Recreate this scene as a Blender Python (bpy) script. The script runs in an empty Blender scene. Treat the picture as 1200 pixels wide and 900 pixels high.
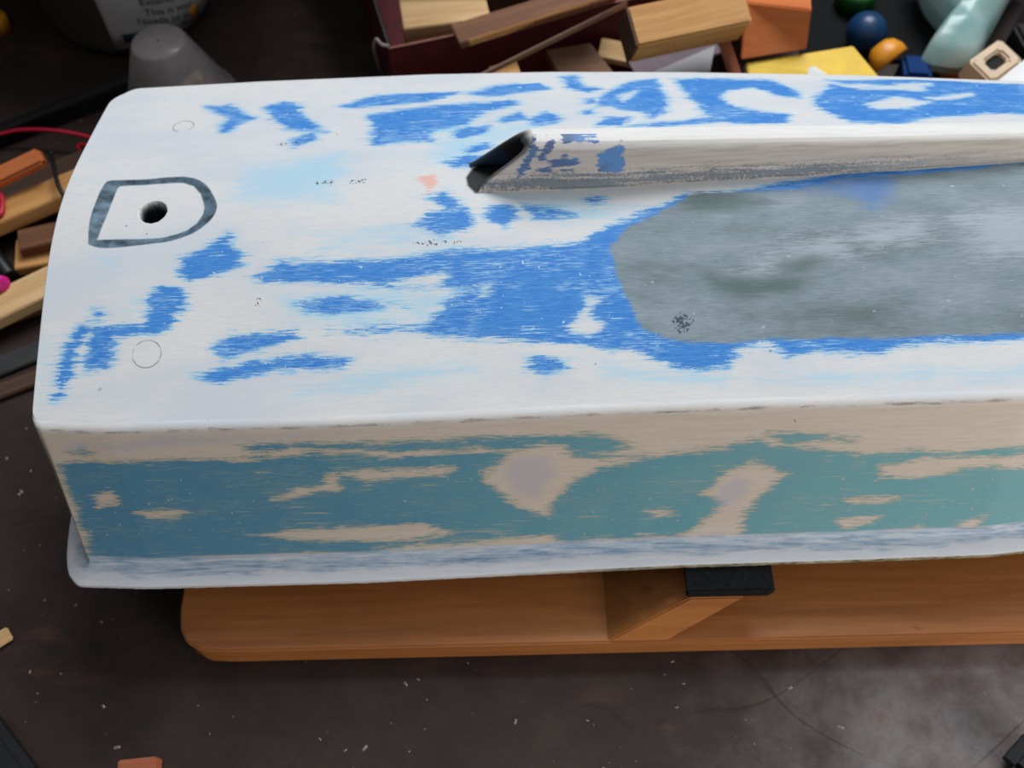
import bpy, bmesh, math, random
import numpy as np
from mathutils import Vector, Matrix

# ---------------------------------------------------------------- camera, light, exposure
sc = bpy.context.scene
COL = sc.collection
random.seed(4)
RNG = np.random.default_rng(4)
cd = bpy.data.cameras.new('camera')
cam = bpy.data.objects.new('camera', cd)
COL.objects.link(cam)
cd.sensor_width = 36.0
cd.lens = 36.0 * 1150.0 / 1200.0
cd.clip_start = 0.01
cam.matrix_world = Matrix.Translation((0, -0.26, 0.16 + 0.52 * math.sin(math.radians(60)))) @ Matrix.Rotation(math.radians(30), 4, 'X') @ Matrix.Rotation(-0.021, 4, 'Z')
cd.dof.use_dof = True
cd.dof.focus_distance = 0.50
cd.dof.aperture_fstop = 8.0
sc.camera = cam

world = bpy.data.worlds.new('world')
sc.world = world
world.use_nodes = True
bg = world.node_tree.nodes['Background']
bg.inputs['Color'].default_value = (0.86, 0.93, 1.0, 1)
bg.inputs['Strength'].default_value = 0.52

def area(name, loc, target, sx, sy, power, col):
    l = bpy.data.lights.new(name, 'AREA')
    l.shape = 'RECTANGLE'; l.size = sx; l.size_y = sy; l.energy = power; l.color = col
    o = bpy.data.objects.new(name, l); COL.objects.link(o)
    o.location = loc
    o.rotation_euler = (Vector(target) - Vector(loc)).to_track_quat('-Z', 'Y').to_euler()
    return o
# workshop window high at the back, open doorway at the right front
area('window_light', (0.45, 1.30, 1.95), (0.0, 0.1, 0.12), 1.1, 0.9, 41, (0.95, 0.98, 1.0))
area('doorway_light', (1.15, -1.05, 0.40), (0.1, -0.08, 0.08), 0.6, 0.7, 15.0, (1.0, 0.96, 0.91))

sc.view_settings.view_transform = 'Standard'
sc.view_settings.look = 'None'
sc.view_settings.gamma = 1.0
sc.view_settings.exposure = 0.0
sc.view_settings.use_curve_mapping = False

# ---------------------------------------------------------------- node helpers
class NT:
    def __init__(self, name):
        self.m = bpy.data.materials.new(name); self.m.use_nodes = True
        self.t = self.m.node_tree
        self.b = self.t.nodes['Principled BSDF']
        self.tc = self.t.nodes.new('ShaderNodeTexCoord')
    def n(self, typ, **kw):
        nd = self.t.nodes.new(typ)
        for k, v in kw.items(): setattr(nd, k, v)
        return nd
    def put(self, sock, v):
        if hasattr(v, 'is_linked') or isinstance(v, bpy.types.NodeSocket): self.t.links.new(v, sock)
        elif isinstance(v, (tuple, list)) and len(v) == 3 and sock.type == 'RGBA': sock.default_value = (*v, 1)
        else: sock.default_value = v
    def vec(self, scale, src=None):
        mp = self.n('ShaderNodeMapping'); self.put(mp.inputs['Scale'], scale)
        self.put(mp.inputs['Vector'], src or self.tc.outputs['Object']); return mp.outputs[0]
    def noise(self, scale, detail=3, rough=0.55, vec=None, dist=0.0):
        nd = self.n('ShaderNodeTexNoise'); nd.inputs['Scale'].default_value = scale
        nd.inputs['Detail'].default_value = detail; nd.inputs['Roughness'].default_value = rough
        nd.inputs['Distortion'].default_value = dist
        self.put(nd.inputs['Vector'], vec or self.tc.outputs['Object']); return nd.outputs['Fac']
    def math(self, op, a, b=0.0, c=0.0, clamp=False):
        nd = self.n('ShaderNodeMath', operation=op, use_clamp=clamp)
        for i, v in enumerate((a, b, c)): self.put(nd.inputs[i], v)
        return nd.outputs[0]
    def step(self, v, lo, hi, a=0.0, b=1.0):
        nd = self.n('ShaderNodeMapRange', interpolation_type='SMOOTHSTEP')
        for i, x in enumerate((v, lo, hi, a, b)): self.put(nd.inputs[i], x)
        return nd.outputs[0]
    def mix(self, f, a, b):
        nd = self.n('ShaderNodeMix', data_type='RGBA')
        self.put(nd.inputs['Factor'], f); self.put(nd.inputs[6], a); self.put(nd.inputs[7], b)
        return nd.outputs[2]
    def ramp(self, f, stops):
        nd = self.n('ShaderNodeValToRGB'); cr = nd.color_ramp
        while len(cr.elements) < len(stops): cr.elements.new(0.5)
        for e, (p, c) in zip(cr.elements, stops): e.position = p; e.color = (*c, 1)
        self.put(nd.inputs[0], f); return nd.outputs[0]
    def attr(self, name):
        return self.n('ShaderNodeAttribute', attribute_name=name).outputs['Fac']
    def bump(self, h, strength=0.3, dist=0.001):
        nd = self.n('ShaderNodeBump'); nd.inputs['Strength'].default_value = strength
        nd.inputs['Distance'].default_value = dist; self.put(nd.inputs['Height'], h)
        self.put(self.b.inputs['Normal'], nd.outputs[0])
    def base(self, c, rough=0.6, spec=0.4):
        self.put(self.b.inputs['Base Color'], c); self.put(self.b.inputs['Roughness'], rough)
        self.b.inputs['Specular IOR Level'].default_value = spec
        return self.m

def lin(r, g, b):
    f = lambda v: (v / 255 / 12.92) if v <= 10 else ((v / 255 + 0.055) / 1.055) ** 2.4
    return (f(r), f(g), f(b))

def plain(name, c, rough=0.6, spec=0.4, var=0.25, sc_=60):
    t = NT(name)
    nz = t.noise(sc_, 4)
    d = tuple(v * (1 - var) for v in c); l = tuple(min(1, v * (1 + var)) for v in c)
    t.bump(t.noise(sc_ * 6, 2), 0.15, 0.0005)
    return t.base(t.ramp(nz, [(0.3, d), (0.7, l)]), rough, spec)

def wood(name, dark, light, rough=0.6, scale=1.0, spots=True):
    t = NT(name)
    v = t.vec((14 * scale, 260 * scale, 260 * scale))
    g = t.noise(1.0, 5, 0.6, v, 0.6)
    big = t.noise(1.0, 3, 0.5, t.vec((10 * scale, 40 * scale, 40 * scale)))
    f = t.math('ADD', t.math('MULTIPLY', g, 0.6), t.math('MULTIPLY', big, 0.4))
    c = t.ramp(f, [(0.32, dark), (0.68, light)])
    if spots:
        k = t.step(t.noise(1.0, 2, 0.5, t.vec((35, 90, 90))), 0.70, 0.78)
        c = t.mix(t.math('MULTIPLY', k, 0.45), c, tuple(x * 0.35 for x in dark))
    t.bump(g, 0.2, 0.0006)
    return t.base(c, rough, 0.35)

# ---------------------------------------------------------------- mesh helpers
def tag(o, label=None, cat=None, group=None, kind=None):
    if label: o['label'] = label
    if cat: o['category'] = cat
    if group: o['group'] = group
    if kind: o['kind'] = kind
    return o
def obj(name, me, m=None, parent=None, smooth=False):
    if m: me.materials.append(m)
    if smooth: me.polygons.foreach_set('use_smooth', [True] * len(me.polygons))
    o = bpy.data.objects.new(name, me); COL.objects.link(o)
    if parent: o.parent = parent
    return o
def pyd(name, verts, faces, m=None, parent=None, smooth=False):
    me = bpy.data.meshes.new(name); me.from_pydata([tuple(v) for v in verts], [], faces); me.update()
    return obj(name, me, m, parent, smooth)
def empty(name, loc):
    o = bpy.data.objects.new(name, None); COL.objects.link(o); o.location = loc; o.empty_display_size = 0.02
    return o
def bm_obj(name, bm, m, parent=None, smooth=False, matrix=None):
    bmesh.ops.recalc_face_normals(bm, faces=bm.faces)
    me = bpy.data.meshes.new(name); bm.to_mesh(me); bm.free()
    o = obj(name, me, m, parent, smooth)
    if matrix is not None: o.matrix_world = matrix if parent is None else parent.matrix_world.inverted() @ matrix
    return o
def box_bm(sx, sy, sz, bev=0.0008, rough=0.0, cuts=0):
    bm = bmesh.new(); bmesh.ops.create_cube(bm, size=1.0)
    for v in bm.verts: v.co = Vector((v.co.x * sx, v.co.y * sy, v.co.z * sz))
    if rough:
        for v in bm.verts: v.co += Vector((random.uniform(-1, 1), random.uniform(-1, 1), random.uniform(-1, 1))) * rough
    if bev: bmesh.ops.bevel(bm, geom=list(bm.edges), offset=bev, segments=2, affect='EDGES')
    return bm
def frame_from(p0, p1, up=(0, 0, 1), roll=0.0):
    p0, p1 = Vector(p0), Vector(p1)
    x = (p1 - p0).normalized(); z = Vector(up); y = z.cross(x).normalized(); z = x.cross(y)
    M = Matrix((x, y, z)).transposed().to_4x4()
    return Matrix.Translation((p0 + p1) / 2) @ M @ Matrix.Rotation(roll, 4, 'X')
def beam(name, p0, p1, w, t, m, roll=0.0, bev=0.0008, rough=0.0004, parent=None):
    """a bar from p0 to p1 (centre line), w wide and t thick"""
    L = (Vector(p1) - Vector(p0)).length
    return bm_obj(name, box_bm(L, w, t, bev, rough), m, parent, False, frame_from(p0, p1, roll=roll))
def plate(name, pts, thick, m, bev=0.0006, parent=None, along=None):
    """polygon pts (its visible face) given thickness away from the visible side"""
    pts = [Vector(p) for p in pts]; c = sum(pts, Vector()) / len(pts)
    n = (pts[1] - pts[0]).cross(pts[2] - pts[1]).normalized()
    if n.z < 0: n = -n
    x = (pts[1] - pts[0]).normalized(); x = (x - n * x.dot(n)).normalized(); y = n.cross(x)
    M = Matrix.Translation(c) @ Matrix((x, y, n)).transposed().to_4x4(); Mi = M.inverted()
    bm = bmesh.new()
    a = [bm.verts.new(Mi @ p) for p in pts]
    f = bm.faces.new(a)
    r = bmesh.ops.extrude_face_region(bm, geom=[f])
    for v in [g for g in r['geom'] if isinstance(g, bmesh.types.BMVert)]: v.co.z -= thick
    if bev: bmesh.ops.bevel(bm, geom=list(bm.edges), offset=bev, segments=2, affect='EDGES')
    return bm_obj(name, bm, m, parent, False, M)
def lathe(name, prof, m, seg=40, parent=None, matrix=None, cap=False):
    v, f = [], []
    for r, z in prof:
        for k in range(seg):
            a = 2 * math.pi * k / seg; v.append((r * math.cos(a), r * math.sin(a), z))
    for i in range(len(prof) - 1):
        for k in range(seg):
            k2 = (k + 1) % seg; f.append((i * seg + k, i * seg + k2, (i + 1) * seg + k2, (i + 1) * seg + k))
    if cap: f.append(tuple(reversed(range(seg)))); f.append(tuple((len(prof) - 1) * seg + k for k in range(seg)))
    o = pyd(name, v, f, m, parent, True)
    if matrix is not None: o.matrix_world = matrix
    return o
def smooth_path(pts, n=10):
    P = [Vector(p) for p in pts]; P = [P[0] * 2 - P[1]] + P + [P[-1] * 2 - P[-2]]
    out = []
    for i in range(1, len(P) - 2):
        for k in range(n):
            t = k / n; a, b, c, d = P[i - 1:i + 3]
            out.append(0.5 * ((2 * b) + (c - a) * t + (2 * a - 5 * b + 4 * c - d) * t * t + (3 * b - a - 3 * c + d) * t ** 3))
    return out + [P[-2]]
def tube(name, pts, r, m, seg=8, parent=None):
    pts = smooth_path(pts); v, f = [], []
    for i, p in enumerate(pts):
        d = (pts[min(i + 1, len(pts) - 1)] - pts[max(i - 1, 0)]).normalized()
        a = d.cross(Vector((0, 0, 1))); a = a.normalized() if a.length > 1e-4 else Vector((1, 0, 0)); b = d.cross(a)
        for k in range(seg):
            q = 2 * math.pi * k / seg; v.append(p + (a * math.cos(q) + b * math.sin(q)) * r)
    for i in range(len(pts) - 1):
        for k in range(seg):
            k2 = (k + 1) % seg; f.append((i * seg + k, i * seg + k2, (i + 1) * seg + k2, (i + 1) * seg + k))
    f.append(tuple(range(seg))); f.append(tuple((len(pts) - 1) * seg + k for k in range(seg)))
    return pyd(name, v, f, m, parent, True)

# ---------------------------------------------------------------- materials
M_PINE = wood('pine', lin(188, 128, 70), lin(226, 172, 108))
M_PALE = wood('pale_wood', lin(196, 150, 96), lin(232, 196, 146))
M_BROWN = wood('brown_wood', lin(96, 62, 42), lin(140, 92, 62))
M_DARKW = wood('dark_wood', lin(62, 44, 34), lin(96, 70, 54))
M_ORANGE = wood('orange_wood', lin(206, 108, 56), lin(226, 134, 76))
M_RED = wood('red_wood', lin(150, 80, 52), lin(176, 104, 72))
M_LATH = wood('grey_lath', lin(128, 92, 74), lin(164, 126, 104))
M_BOARD = wood('varnished_board', lin(150, 88, 44), lin(188, 122, 66), 0.45, 0.7)
M_FOAM = plain('black_foam', (0.012, 0.013, 0.014), 0.95, 0.1, 0.4, 500)
M_MAROON = plain('maroon_card', lin(84, 18, 26), 0.6)
M_KRAFT = plain('worn_card_edge', lin(150, 96, 80), 0.8)
M_BLACK = plain('black_plastic', (0.008, 0.008, 0.009), 0.45)
M_YELLOW = plain('yellow_plastic', lin(240, 196, 30), 0.45, 0.4, 0.08)
M_AMBER = plain('amber_plastic', lin(232, 150, 30), 0.4, 0.5, 0.1)
M_NAVY = plain('blue_plastic', lin(22, 62, 104), 0.35, 0.5, 0.1)
M_COBALT = plain('cobalt_plastic', lin(20, 56, 110), 0.8, 0.15, 0.1)
M_GREEN = plain('green_plastic', lin(16, 84, 24), 0.5)
M_GREY = plain('grey_card', lin(170, 168, 172), 0.7, 0.3, 0.06)
M_MAUVE = plain('mauve_card', lin(120, 104, 112), 0.7, 0.3, 0.1)
M_WHITE = plain('white_paper', lin(250, 250, 250), 0.7, 0.3, 0.01)
M_REDW = plain('red_wire_cover', lin(206, 32, 62), 0.4, 0.5, 0.05)
M_MAGENTA = plain('magenta_plastic', lin(216, 30, 140), 0.4, 0.5, 0.05)
M_TAPE = plain('grey_strip', lin(52, 52, 54), 0.6)
M_TWINE = plain('grey_cord', lin(150, 138, 130), 0.9)
M_TUB = plain('tub_plastic', lin(226, 224, 222), 0.4, 0.5, 0.04, 20)
M_TUBG = plain('dull_tub_side', lin(92, 90, 86), 0.5, 0.4, 0.12, 30)
M_INK = plain('black_ink', (0.02, 0.02, 0.025), 0.8)
M_INKT = plain('teal_ink', lin(24, 58, 66), 0.8)
M_BEIGE = plain('beige_wood_block', lin(232, 206, 178), 0.7, 0.3, 0.05)

def clear_plastic(name, tint, dens, rough=0.25):
    t = NT(name)
    c = t.ramp(t.noise(28, 3), [(0.35, tint), (0.65, tuple(0.5 * min(1, v * 1.4 + 0.06) + 0.25 for v in tint))])
    t.base(c, rough, 0.6)
    tr = t.n('ShaderNodeBsdfTransparent'); mx = t.n('ShaderNodeMixShader')
    mx.inputs[0].default_value = dens
    t.t.links.new(tr.outputs[0], mx.inputs[1]); t.t.links.new(t.b.outputs[0], mx.inputs[2])
    t.t.links.new(mx.outputs[0], t.t.nodes['Material Output'].inputs['Surface'])
    return t.m
M_CUP = clear_plastic('clear_cup_plastic', lin(190, 178, 176), 0.45)
M_BAG = clear_plastic('clear_bag_plastic', lin(146, 190, 186), 0.8)

# ---------------------------------------------------------------- floor
t = NT('worn_dark_floor')
v0 = t.tc.outputs['Object']
n1 = t.noise(5, 5, 0.6); n2 = t.noise(26, 6, 0.7)
c = t.ramp(t.math('ADD', t.math('MULTIPLY', n1, 0.5), t.math('MULTIPLY', n2, 0.5)), [(0.36, lin(36, 24, 20)), (0.52, lin(52, 38, 33)), (0.68, lin(66, 52, 46))])
# paler patch near the right front, painted in for light falling there
dv = t.n('ShaderNodeVectorMath', operation='DISTANCE'); t.put(dv.inputs[0], v0); dv.inputs[1].default_value = (0.30, -0.21, 0)
lit_patch = t.step(t.math('ADD', dv.outputs['Value'], t.math('MULTIPLY', t.math('SUBTRACT', t.noise(18, 5, 0.65), 0.5), 0.22)), 0.24, 0.04)
c = t.mix(t.math('MULTIPLY', lit_patch, 0.6), c, t.ramp(n2, [(0.35, lin(112, 98, 94)), (0.6, lin(150, 144, 146)), (0.7, lin(140, 120, 112))]))
# reddish rubbed smears
sm = t.step(t.noise(1.0, 4, 0.6, t.vec((9, 30, 1))), 0.60, 0.72)
c = t.mix(t.math('MULTIPLY', sm, 0.35), c, lin(104, 66, 56))
# scratches: thin bands of two wave fields
for ang, scl, w in ((0.6, 7.0, 0.004), (-0.72, 5.5, 0.004), (0.15, 4.0, 0.003)):
    mp = t.n('ShaderNodeMapping'); mp.inputs['Rotation'].default_value = (0, 0, ang); t.put(mp.inputs['Vector'], v0)
    nn = t.noise(scl, 2.0, 0.5, t.vec((0.3, 1, 1), mp.outputs[0]))
    line = t.step(t.math('ABSOLUTE', t.math('SUBTRACT', nn, 0.5)), w, 0.0)
    line = t.math('MULTIPLY', line, t.step(t.noise(9, 2), 0.42, 0.6))
    c = t.mix(t.math('MULTIPLY', line, 0.5), c, lin(22, 17, 17))
sp = t.step(t.noise(240, 1.0, 0.4), 0.76, 0.80)
c = t.mix(t.math('MULTIPLY', sp, 0.6), c, lin(150, 136, 124))
t.bump(n2, 0.25, 0.002)
floor = pyd('floor', [(-1.5, -1.4, 0), (2.2, -1.4, 0), (2.2, 2.2, 0), (-1.5, 2.2, 0)], [(0, 1, 2, 3)], t.base(c, 0.62, 0.3))
tag(floor, 'dark brown scuffed workshop floor with scratches and a pale patch painted as light', 'floor', kind='structure')

# bench added to shade the back left corner, and added walls, all out of view
M_BENCH = wood('bench_wood', lin(70, 52, 40), lin(104, 80, 60))
bench = empty('shade_bench_1', (-0.55, 0.75, 0))
tag(bench, 'low dark workbench added out of view to shade the back left of the floor', 'workbench', kind='structure')
for nm, sx, sy, sz, loc in (('shade_bench_top', 1.25, 0.62, 0.04, (-0.65, 0.80, 0.36)), ('shade_bench_leg', 0.07, 0.07, 0.34, (-1.2, 0.55, 0.17)), ('shade_bench_leg', 0.07, 0.07, 0.34, (-1.2, 1.05, 0.17)), ('shade_bench_leg', 0.07, 0.07, 0.34, (-0.08, 1.05, 0.17))):
    o = bm_obj(nm, box_bm(sx, sy, sz, 0.003), M_BENCH); o.parent = bench; o.location = Vector(loc) - Vector(bench.location)
wallm = plain('dark_wall_paint', lin(60, 54, 50), 0.8, 0.2, 0.2, 4)  # dark walls added around the room to cut low side light
for nm, x0, x1, y0, y1, lab in (('shade_wall_back', -1.5, 2.2, 2.2, 2.26, 'added unseen dark wall behind the bench'), ('shade_wall_front', -1.5, 2.2, -1.46, -1.4, 'added unseen dark wall facing the bench'),
                                ('shade_wall_left', -1.56, -1.5, -1.4, 2.2, 'added unseen dark wall left of the bench'), ('shade_wall_right', 2.2, 2.26, -1.4, 2.2, 'added unseen dark wall right of the bench')):
    o = bm_obj(nm, box_bm(x1 - x0, y1 - y0, 2.3, 0.0), wallm); o.location = ((x0 + x1) / 2, (y0 + y1) / 2, 1.15)
    tag(o, lab, 'wall', kind='structure')

# ---------------------------------------------------------------- the hull
def near(x): return np.interp(x,[-.26,-.21,-.09,0,.09,.18,.27,.40,.55,.70,.76],[-.0155,-.018,-.0172,-.0145,-.012,-.011,-.0095,.003,.035,.085,.108])
def far(x): return np.interp(x,[-.26,-.22,-.16,-.05,.03,.115,.225,.33,.40,.55,.70,.76],[.2225,.2245,.2275,.2308,.2308,.228,.222,.2135,.205,.175,.128,.108])
def arch(x): return np.interp(x,[-.26,-.05,.10,.30,.60,.76],[.023,.030,.034,.037,.028,.012])
HB=.16; E=.35; K=math.sqrt(1+E*E)
def zbot(x,y):
    n,f=near(x),far(x); c=(n+f)/2; hw=np.maximum((f-n)/2,1e-5)
    t=np.clip((y-c)/hw,-1,1)
    return HB+arch(x)*(K-np.sqrt(t*t+E*E))/(K-E)
FL=.045; DP=.090
def yside(x,z): return near(x)-FL*(HB-z)/DP

# paint patches in hull millimetres: (x, y) on the bottom, (x, z) on the sides
BLUE = [
[(-137.3,57.6),(-123.8,66.0),(-72.6,65.6),(-35.5,67.7),(1.5,69.9),(38.6,71.6),(57.6,81.3),(76.7,89.3),(96.1,98.3),(119.7,100.2),(158.0,105.2),(191.8,110.0),(288.3,117.5),(300.0,117.0),(282.5,15.9),(271.0,15.1),(234.9,14.5),(203.3,14.3),(196.2,10.2),(162.5,11.3),(146.6,9.1),(144.5,11.7),(138.0,14.8),(131.3,15.9),(122.2,14.3),(116.5,10.1),(114.3,3.3),(90.1,4.2),(76.7,7.1),(63.5,14.3),(41.1,16.5),(18.5,18.3),(-4.0,20.5),(-26.6,22.4),(-46.1,26.4),(-40.2,34.0),(-28.7,43.8),(-17.2,48.1),(-53.9,50.1),(-90.8,53.6),(-132.5,55.5)],
[(-179.5,61.1),(-178.8,69.6),(-169.0,75.4),(-162.4,79.8),(-155.3,85.4),(-152.9,84.7),(-152.8,78.9),(-147.2,72.9),(-145.7,64.8),(-153.9,62.2),(-161.7,60.5),(-173.5,57.0)],
[(-196.3,31.4),(-193.4,50.4),(-188.2,55.0),(-176.4,52.2),(-174.5,46.4),(-178.4,37.0),(-184.0,31.6),(-190.6,28.9),(-211.0,26.7),(-213.6,10.3),(-223.5,9.7),(-226.4,19.8),(-222.2,33.2),(-200.2,33.9)],
[(-226.3,36.7),(-223.2,42.3),(-218.4,41.1),(-219.7,35.5)],
[(-240.6,-4.3),(-239.6,7.4),(-237.0,24.8),(-229.6,33.5),(-225.8,31.9),(-229.6,24.6),(-232.7,10.9),(-235.3,-3.5)],
[(-158.1,19.8),(-150.2,26.0),(-115.2,26.8),(-113.7,23.1),(-135.3,18.2),(-152.3,14.1)],
[(-165.3,5.0),(-139.5,11.6),(-108.0,14.8),(-84.4,12.5),(-89.8,8.1),(-125.8,7.2),(-151.7,2.4)],
[(-115.8,42.6),(-90.6,46.5),(-79.5,42.4),(-54.8,39.9),(-76.7,37.7),(-108.7,37.7)],
[(-97.0,26.8),(-67.5,29.2),(-42.5,27.7),(-72.0,24.3)],
[(8.3,5.3),(12.9,10.5),(23.7,9.8),(28.0,5.4),(18.1,3.4)],
[(-50.6,86.0),(-42.7,92.7),(-25.3,94.2),(-18.7,87.4),(-23.4,81.3),(-37.9,79.3)],
[(-44.3,103.1),(-35.8,106.4),(-27.2,98.8),(-32.8,95.7)],
[(-13.1,88.3),(-9.2,96.3),(1.1,97.0),(5.2,88.6),(-1.9,82.6)],
[(8.6,95.5),(27.8,93.0),(34.7,88.4),(15.9,86.6)],
[(43.5,97.9),(49.2,98.7),(53.8,96.3),(46.6,93.8)],
[(-103.5,196.5),(-82.2,207.9),(-36.5,209.4),(-25.7,207.6),(-49.3,197.9),(-96.8,194.0)],
[(-28.3,205.5),(-6.9,217.0),(21.5,219.1),(25.4,210.5),(-12.2,202.3)],
[(-84.3,184.8),(-38.5,191.9),(2.6,197.0),(6.8,191.2),(-17.3,180.1),(-23.3,168.5),(-45.1,165.1),(-43.0,152.1),(-77.1,151.2),(-80.7,168.8)],
[(-151.6,197.7),(-138.7,204.2),(-129.3,198.3),(-120.1,178.5),(-107.1,166.1),(-130.6,171.6),(-140.7,182.9)],
[(-186.1,201.2),(-172.8,202.3),(-162.4,192.4),(-154.8,185.9),(-164.9,177.9),(-170.8,170.9),(-173.4,178.6),(-169.6,186.0)],
[(-128.8,159.5),(-116.7,165.0),(-112.3,158.3),(-124.7,152.2)],
[(-33.2,157.8),(-23.2,164.6),(-10.0,166.6),(-16.0,157.6),(-28.0,152.9)],
[(-5.4,172.2),(8.7,181.5),(11.6,173.1),(-1.8,169.0)],
[(13.6,170.9),(24.1,179.4),(32.6,172.7),(29.7,165.9),(16.5,165.8)],
[(-24.3,142.3),(-12.0,147.4),(-11.0,142.2),(-21.8,138.0)],
[(-36.4,131.0),(-21.8,135.6),(-9.0,135.6),(-16.8,126.8),(-32.3,124.8)],
[(36.0,227.1),(44.9,228.1),(48.2,211.9),(60.9,209.0),(51.8,203.5),(40.5,209.8)],
[(54.5,184.1),(62.6,204.2),(80.2,218.1),(96.0,222.7),(97.8,203.9),(97.1,176.4),(88.0,169.5),(81.8,177.2),(70.7,180.0),(64.0,185.8)],
[(52.8,162.5),(60.6,171.1),(72.9,171.4),(68.3,161.6)],
[(72.8,161.3),(99.5,164.7),(120.3,167.9),(137.1,170.4),(133.7,163.2),(88.6,158.4)],
[(48.0,194.4),(53.3,195.3),(55.0,190.7),(49.7,188.8)],
[(46.9,180.2),(51.2,182.1),(54.1,178.8),(48.7,175.9)],
[(108.9,221.0),(135.7,223.1),(168.7,218.7),(180.7,205.4),(181.4,191.7),(170.0,194.5),(155.3,207.3),(138.7,205.1),(131.3,194.3),(138.0,180.3),(167.8,170.4),(164.6,161.0),(134.1,160.2),(120.7,170.0),(116.5,187.8),(110.7,204.6)],
[(189.9,193.9),(206.7,211.5),(223.5,204.6),(259.9,200.5),(269.5,208.6),(215.2,212.7),(207.0,218.2),(256.0,219.6),(330.4,212.2),(345.3,208.7),(324.1,166.3),(278.6,168.0),(251.2,163.1),(231.1,156.3),(204.4,159.4),(189.8,176.2)]]
CUT = [
[(69.5,199.2),(81.8,204.5),(78.8,196.4),(71.9,191.0)],
[(219.1,182.2),(240.6,191.6),(260.4,185.1),(242.9,175.8),(224.9,176.2)],
[(258.6,190.2),(289.4,196.4),(287.7,192.4),(265.1,186.3)],
[(247.5,211.3),(270.5,214.2),(269.5,208.6),(246.7,205.8)],
[(31.4,23.3),(42.0,41.0),(47.4,39.9),(41.7,34.2),(48.8,28.2),(41.2,21.3)],
[(-65.5,52.8),(-35.6,56.1),(-39.2,51.5),(-63.1,49.4)],
[(-121.8,21.5),(-90.1,22.5),(-80.9,17.8),(-112.6,16.7)],
[(-17.2,48.1),(-10.3,50.2),(-13.6,44.8)]]
GREY = [
[(54.1,67.6),(64.0,80.0),(85.1,89.5),(101.9,99.7),(122.5,100.1),(157.2,99.9),(183.9,105.9),(210.2,108.0),(243.5,109.8),(287.4,114.7),(301.9,115.5),(285.1,18.4),(271.3,17.6),(203.5,16.5),(135.9,17.0),(113.2,15.8),(86.3,17.7),(69.4,24.2),(62.9,40.4),(57.2,54.3)]]
GREYB = [
[(133.7,99.6),(157.9,104.5),(191.4,108.1),(212.8,107.2),(209.7,90.1),(196.6,83.4),(188.5,90.9),(161.6,98.5)]]
GREEN = [
[(95.9,95.5),(128.8,97.6),(146.9,92.5),(123.1,88.0),(100.0,89.9)],
[(195.4,104.2),(236.9,111.4),(238.3,107.4),(204.4,102.7)],
[(106.4,50.5),(151.7,47.0),(153.6,42.5),(123.9,41.1),(110.5,44.5)],
[(147.9,56.2),(162.0,60.4),(168.5,57.5),(154.4,52.4)]]
PALE = [
[(186.2,73.8),(223.5,77.5),(226.8,67.8),(194.3,64.1)],
[(242.1,79.3),(279.9,85.5),(291.4,85.2),(287.0,56.9),(252.9,57.8)],
[(153.7,70.1),(181.6,73.0),(180.2,59.9),(147.9,56.2)],
[(120.2,52.4),(139.1,61.1),(148.1,58.5),(133.7,49.8)]]
WASH = [
[(-155.2,135.5),(-97.2,150.1),(-81.0,138.1),(-92.8,100.9),(-140.4,98.7),(-159.7,107.0)],
[(-115.5,84.1),(-54.4,86.7),(-16.9,76.0),(-35.5,69.2),(-100.7,71.6)],
[(-76.3,10.1),(-17.7,12.0),(-8.9,2.1),(-62.7,-6.5),(-116.2,-9.8),(-114.2,-2.4)],
[(-137.0,51.8),(-53.9,45.9),(-35.6,33.9),(-81.0,25.0),(-122.2,31.6)],
[(40.9,13.4),(117.0,3.2),(111.8,-7.7),(44.8,-3.1)],
[(116.8,-0.2),(179.9,2.9),(270.2,6.2),(281.6,6.2),(280.3,-7.1),(134.4,-5.6)],
[(-209.8,38.0),(-182.9,46.6),(-201.8,50.6)],
[(-26.4,116.1),(2.2,105.1),(49.3,99.9),(77.0,93.0),(48.3,81.1),(11.2,84.1)],
[(-90.9,54.1),(-17.3,47.2),(-44.7,27.3),(-99.8,44.9)],
[(-253.1,-5.7),(-252.3,26.3),(-245.4,26.1),(-243.6,-10.4)],
[(-228.3,76.9),(-213.6,73.6),(-214.9,64.5),(-226.0,66.4)],
[(-47.3,156.9),(23.8,171.2),(23.4,161.4),(-26.5,123.0),(-55.8,128.5)],
[(0.3,12.9),(45.5,14.2),(45.2,7.7),(9.1,2.7)],
[(-85.7,189.0),(-17.4,189.5),(-17.0,154.9),(-77.1,150.3)]]
DARK = [
[(85.8,26.5),(87.9,31.7),(93.0,32.5),(96.8,28.0),(94.7,23.6),(89.2,22.0)],
[(-243.8,-18.2),(-233.1,-18.5),(-232.4,-20.0),(-239.8,-20.3)],
[(-136.5,42.3),(-135.3,47.0),(-134.4,46.0),(-135.5,40.4)],
[(-51.8,74.7),(-42.5,75.9),(-26.2,74.3),(-42.5,73.4)],
[(-108.7,119.1),(-98.0,119.1),(-98.8,116.4),(-107.6,117.0)],
[(-89.3,118.6),(-78.6,119.3),(-79.5,117.3),(-88.2,117.1)],
[(-135.8,155.6),(-122.6,159.1),(-123.2,156.5),(-133.1,154.5)]]
PINK = [
[(-51.5,120.3),(-40.9,121.8),(-39.8,112.9),(-44.4,105.6),(-47.5,114.6)]]
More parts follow.
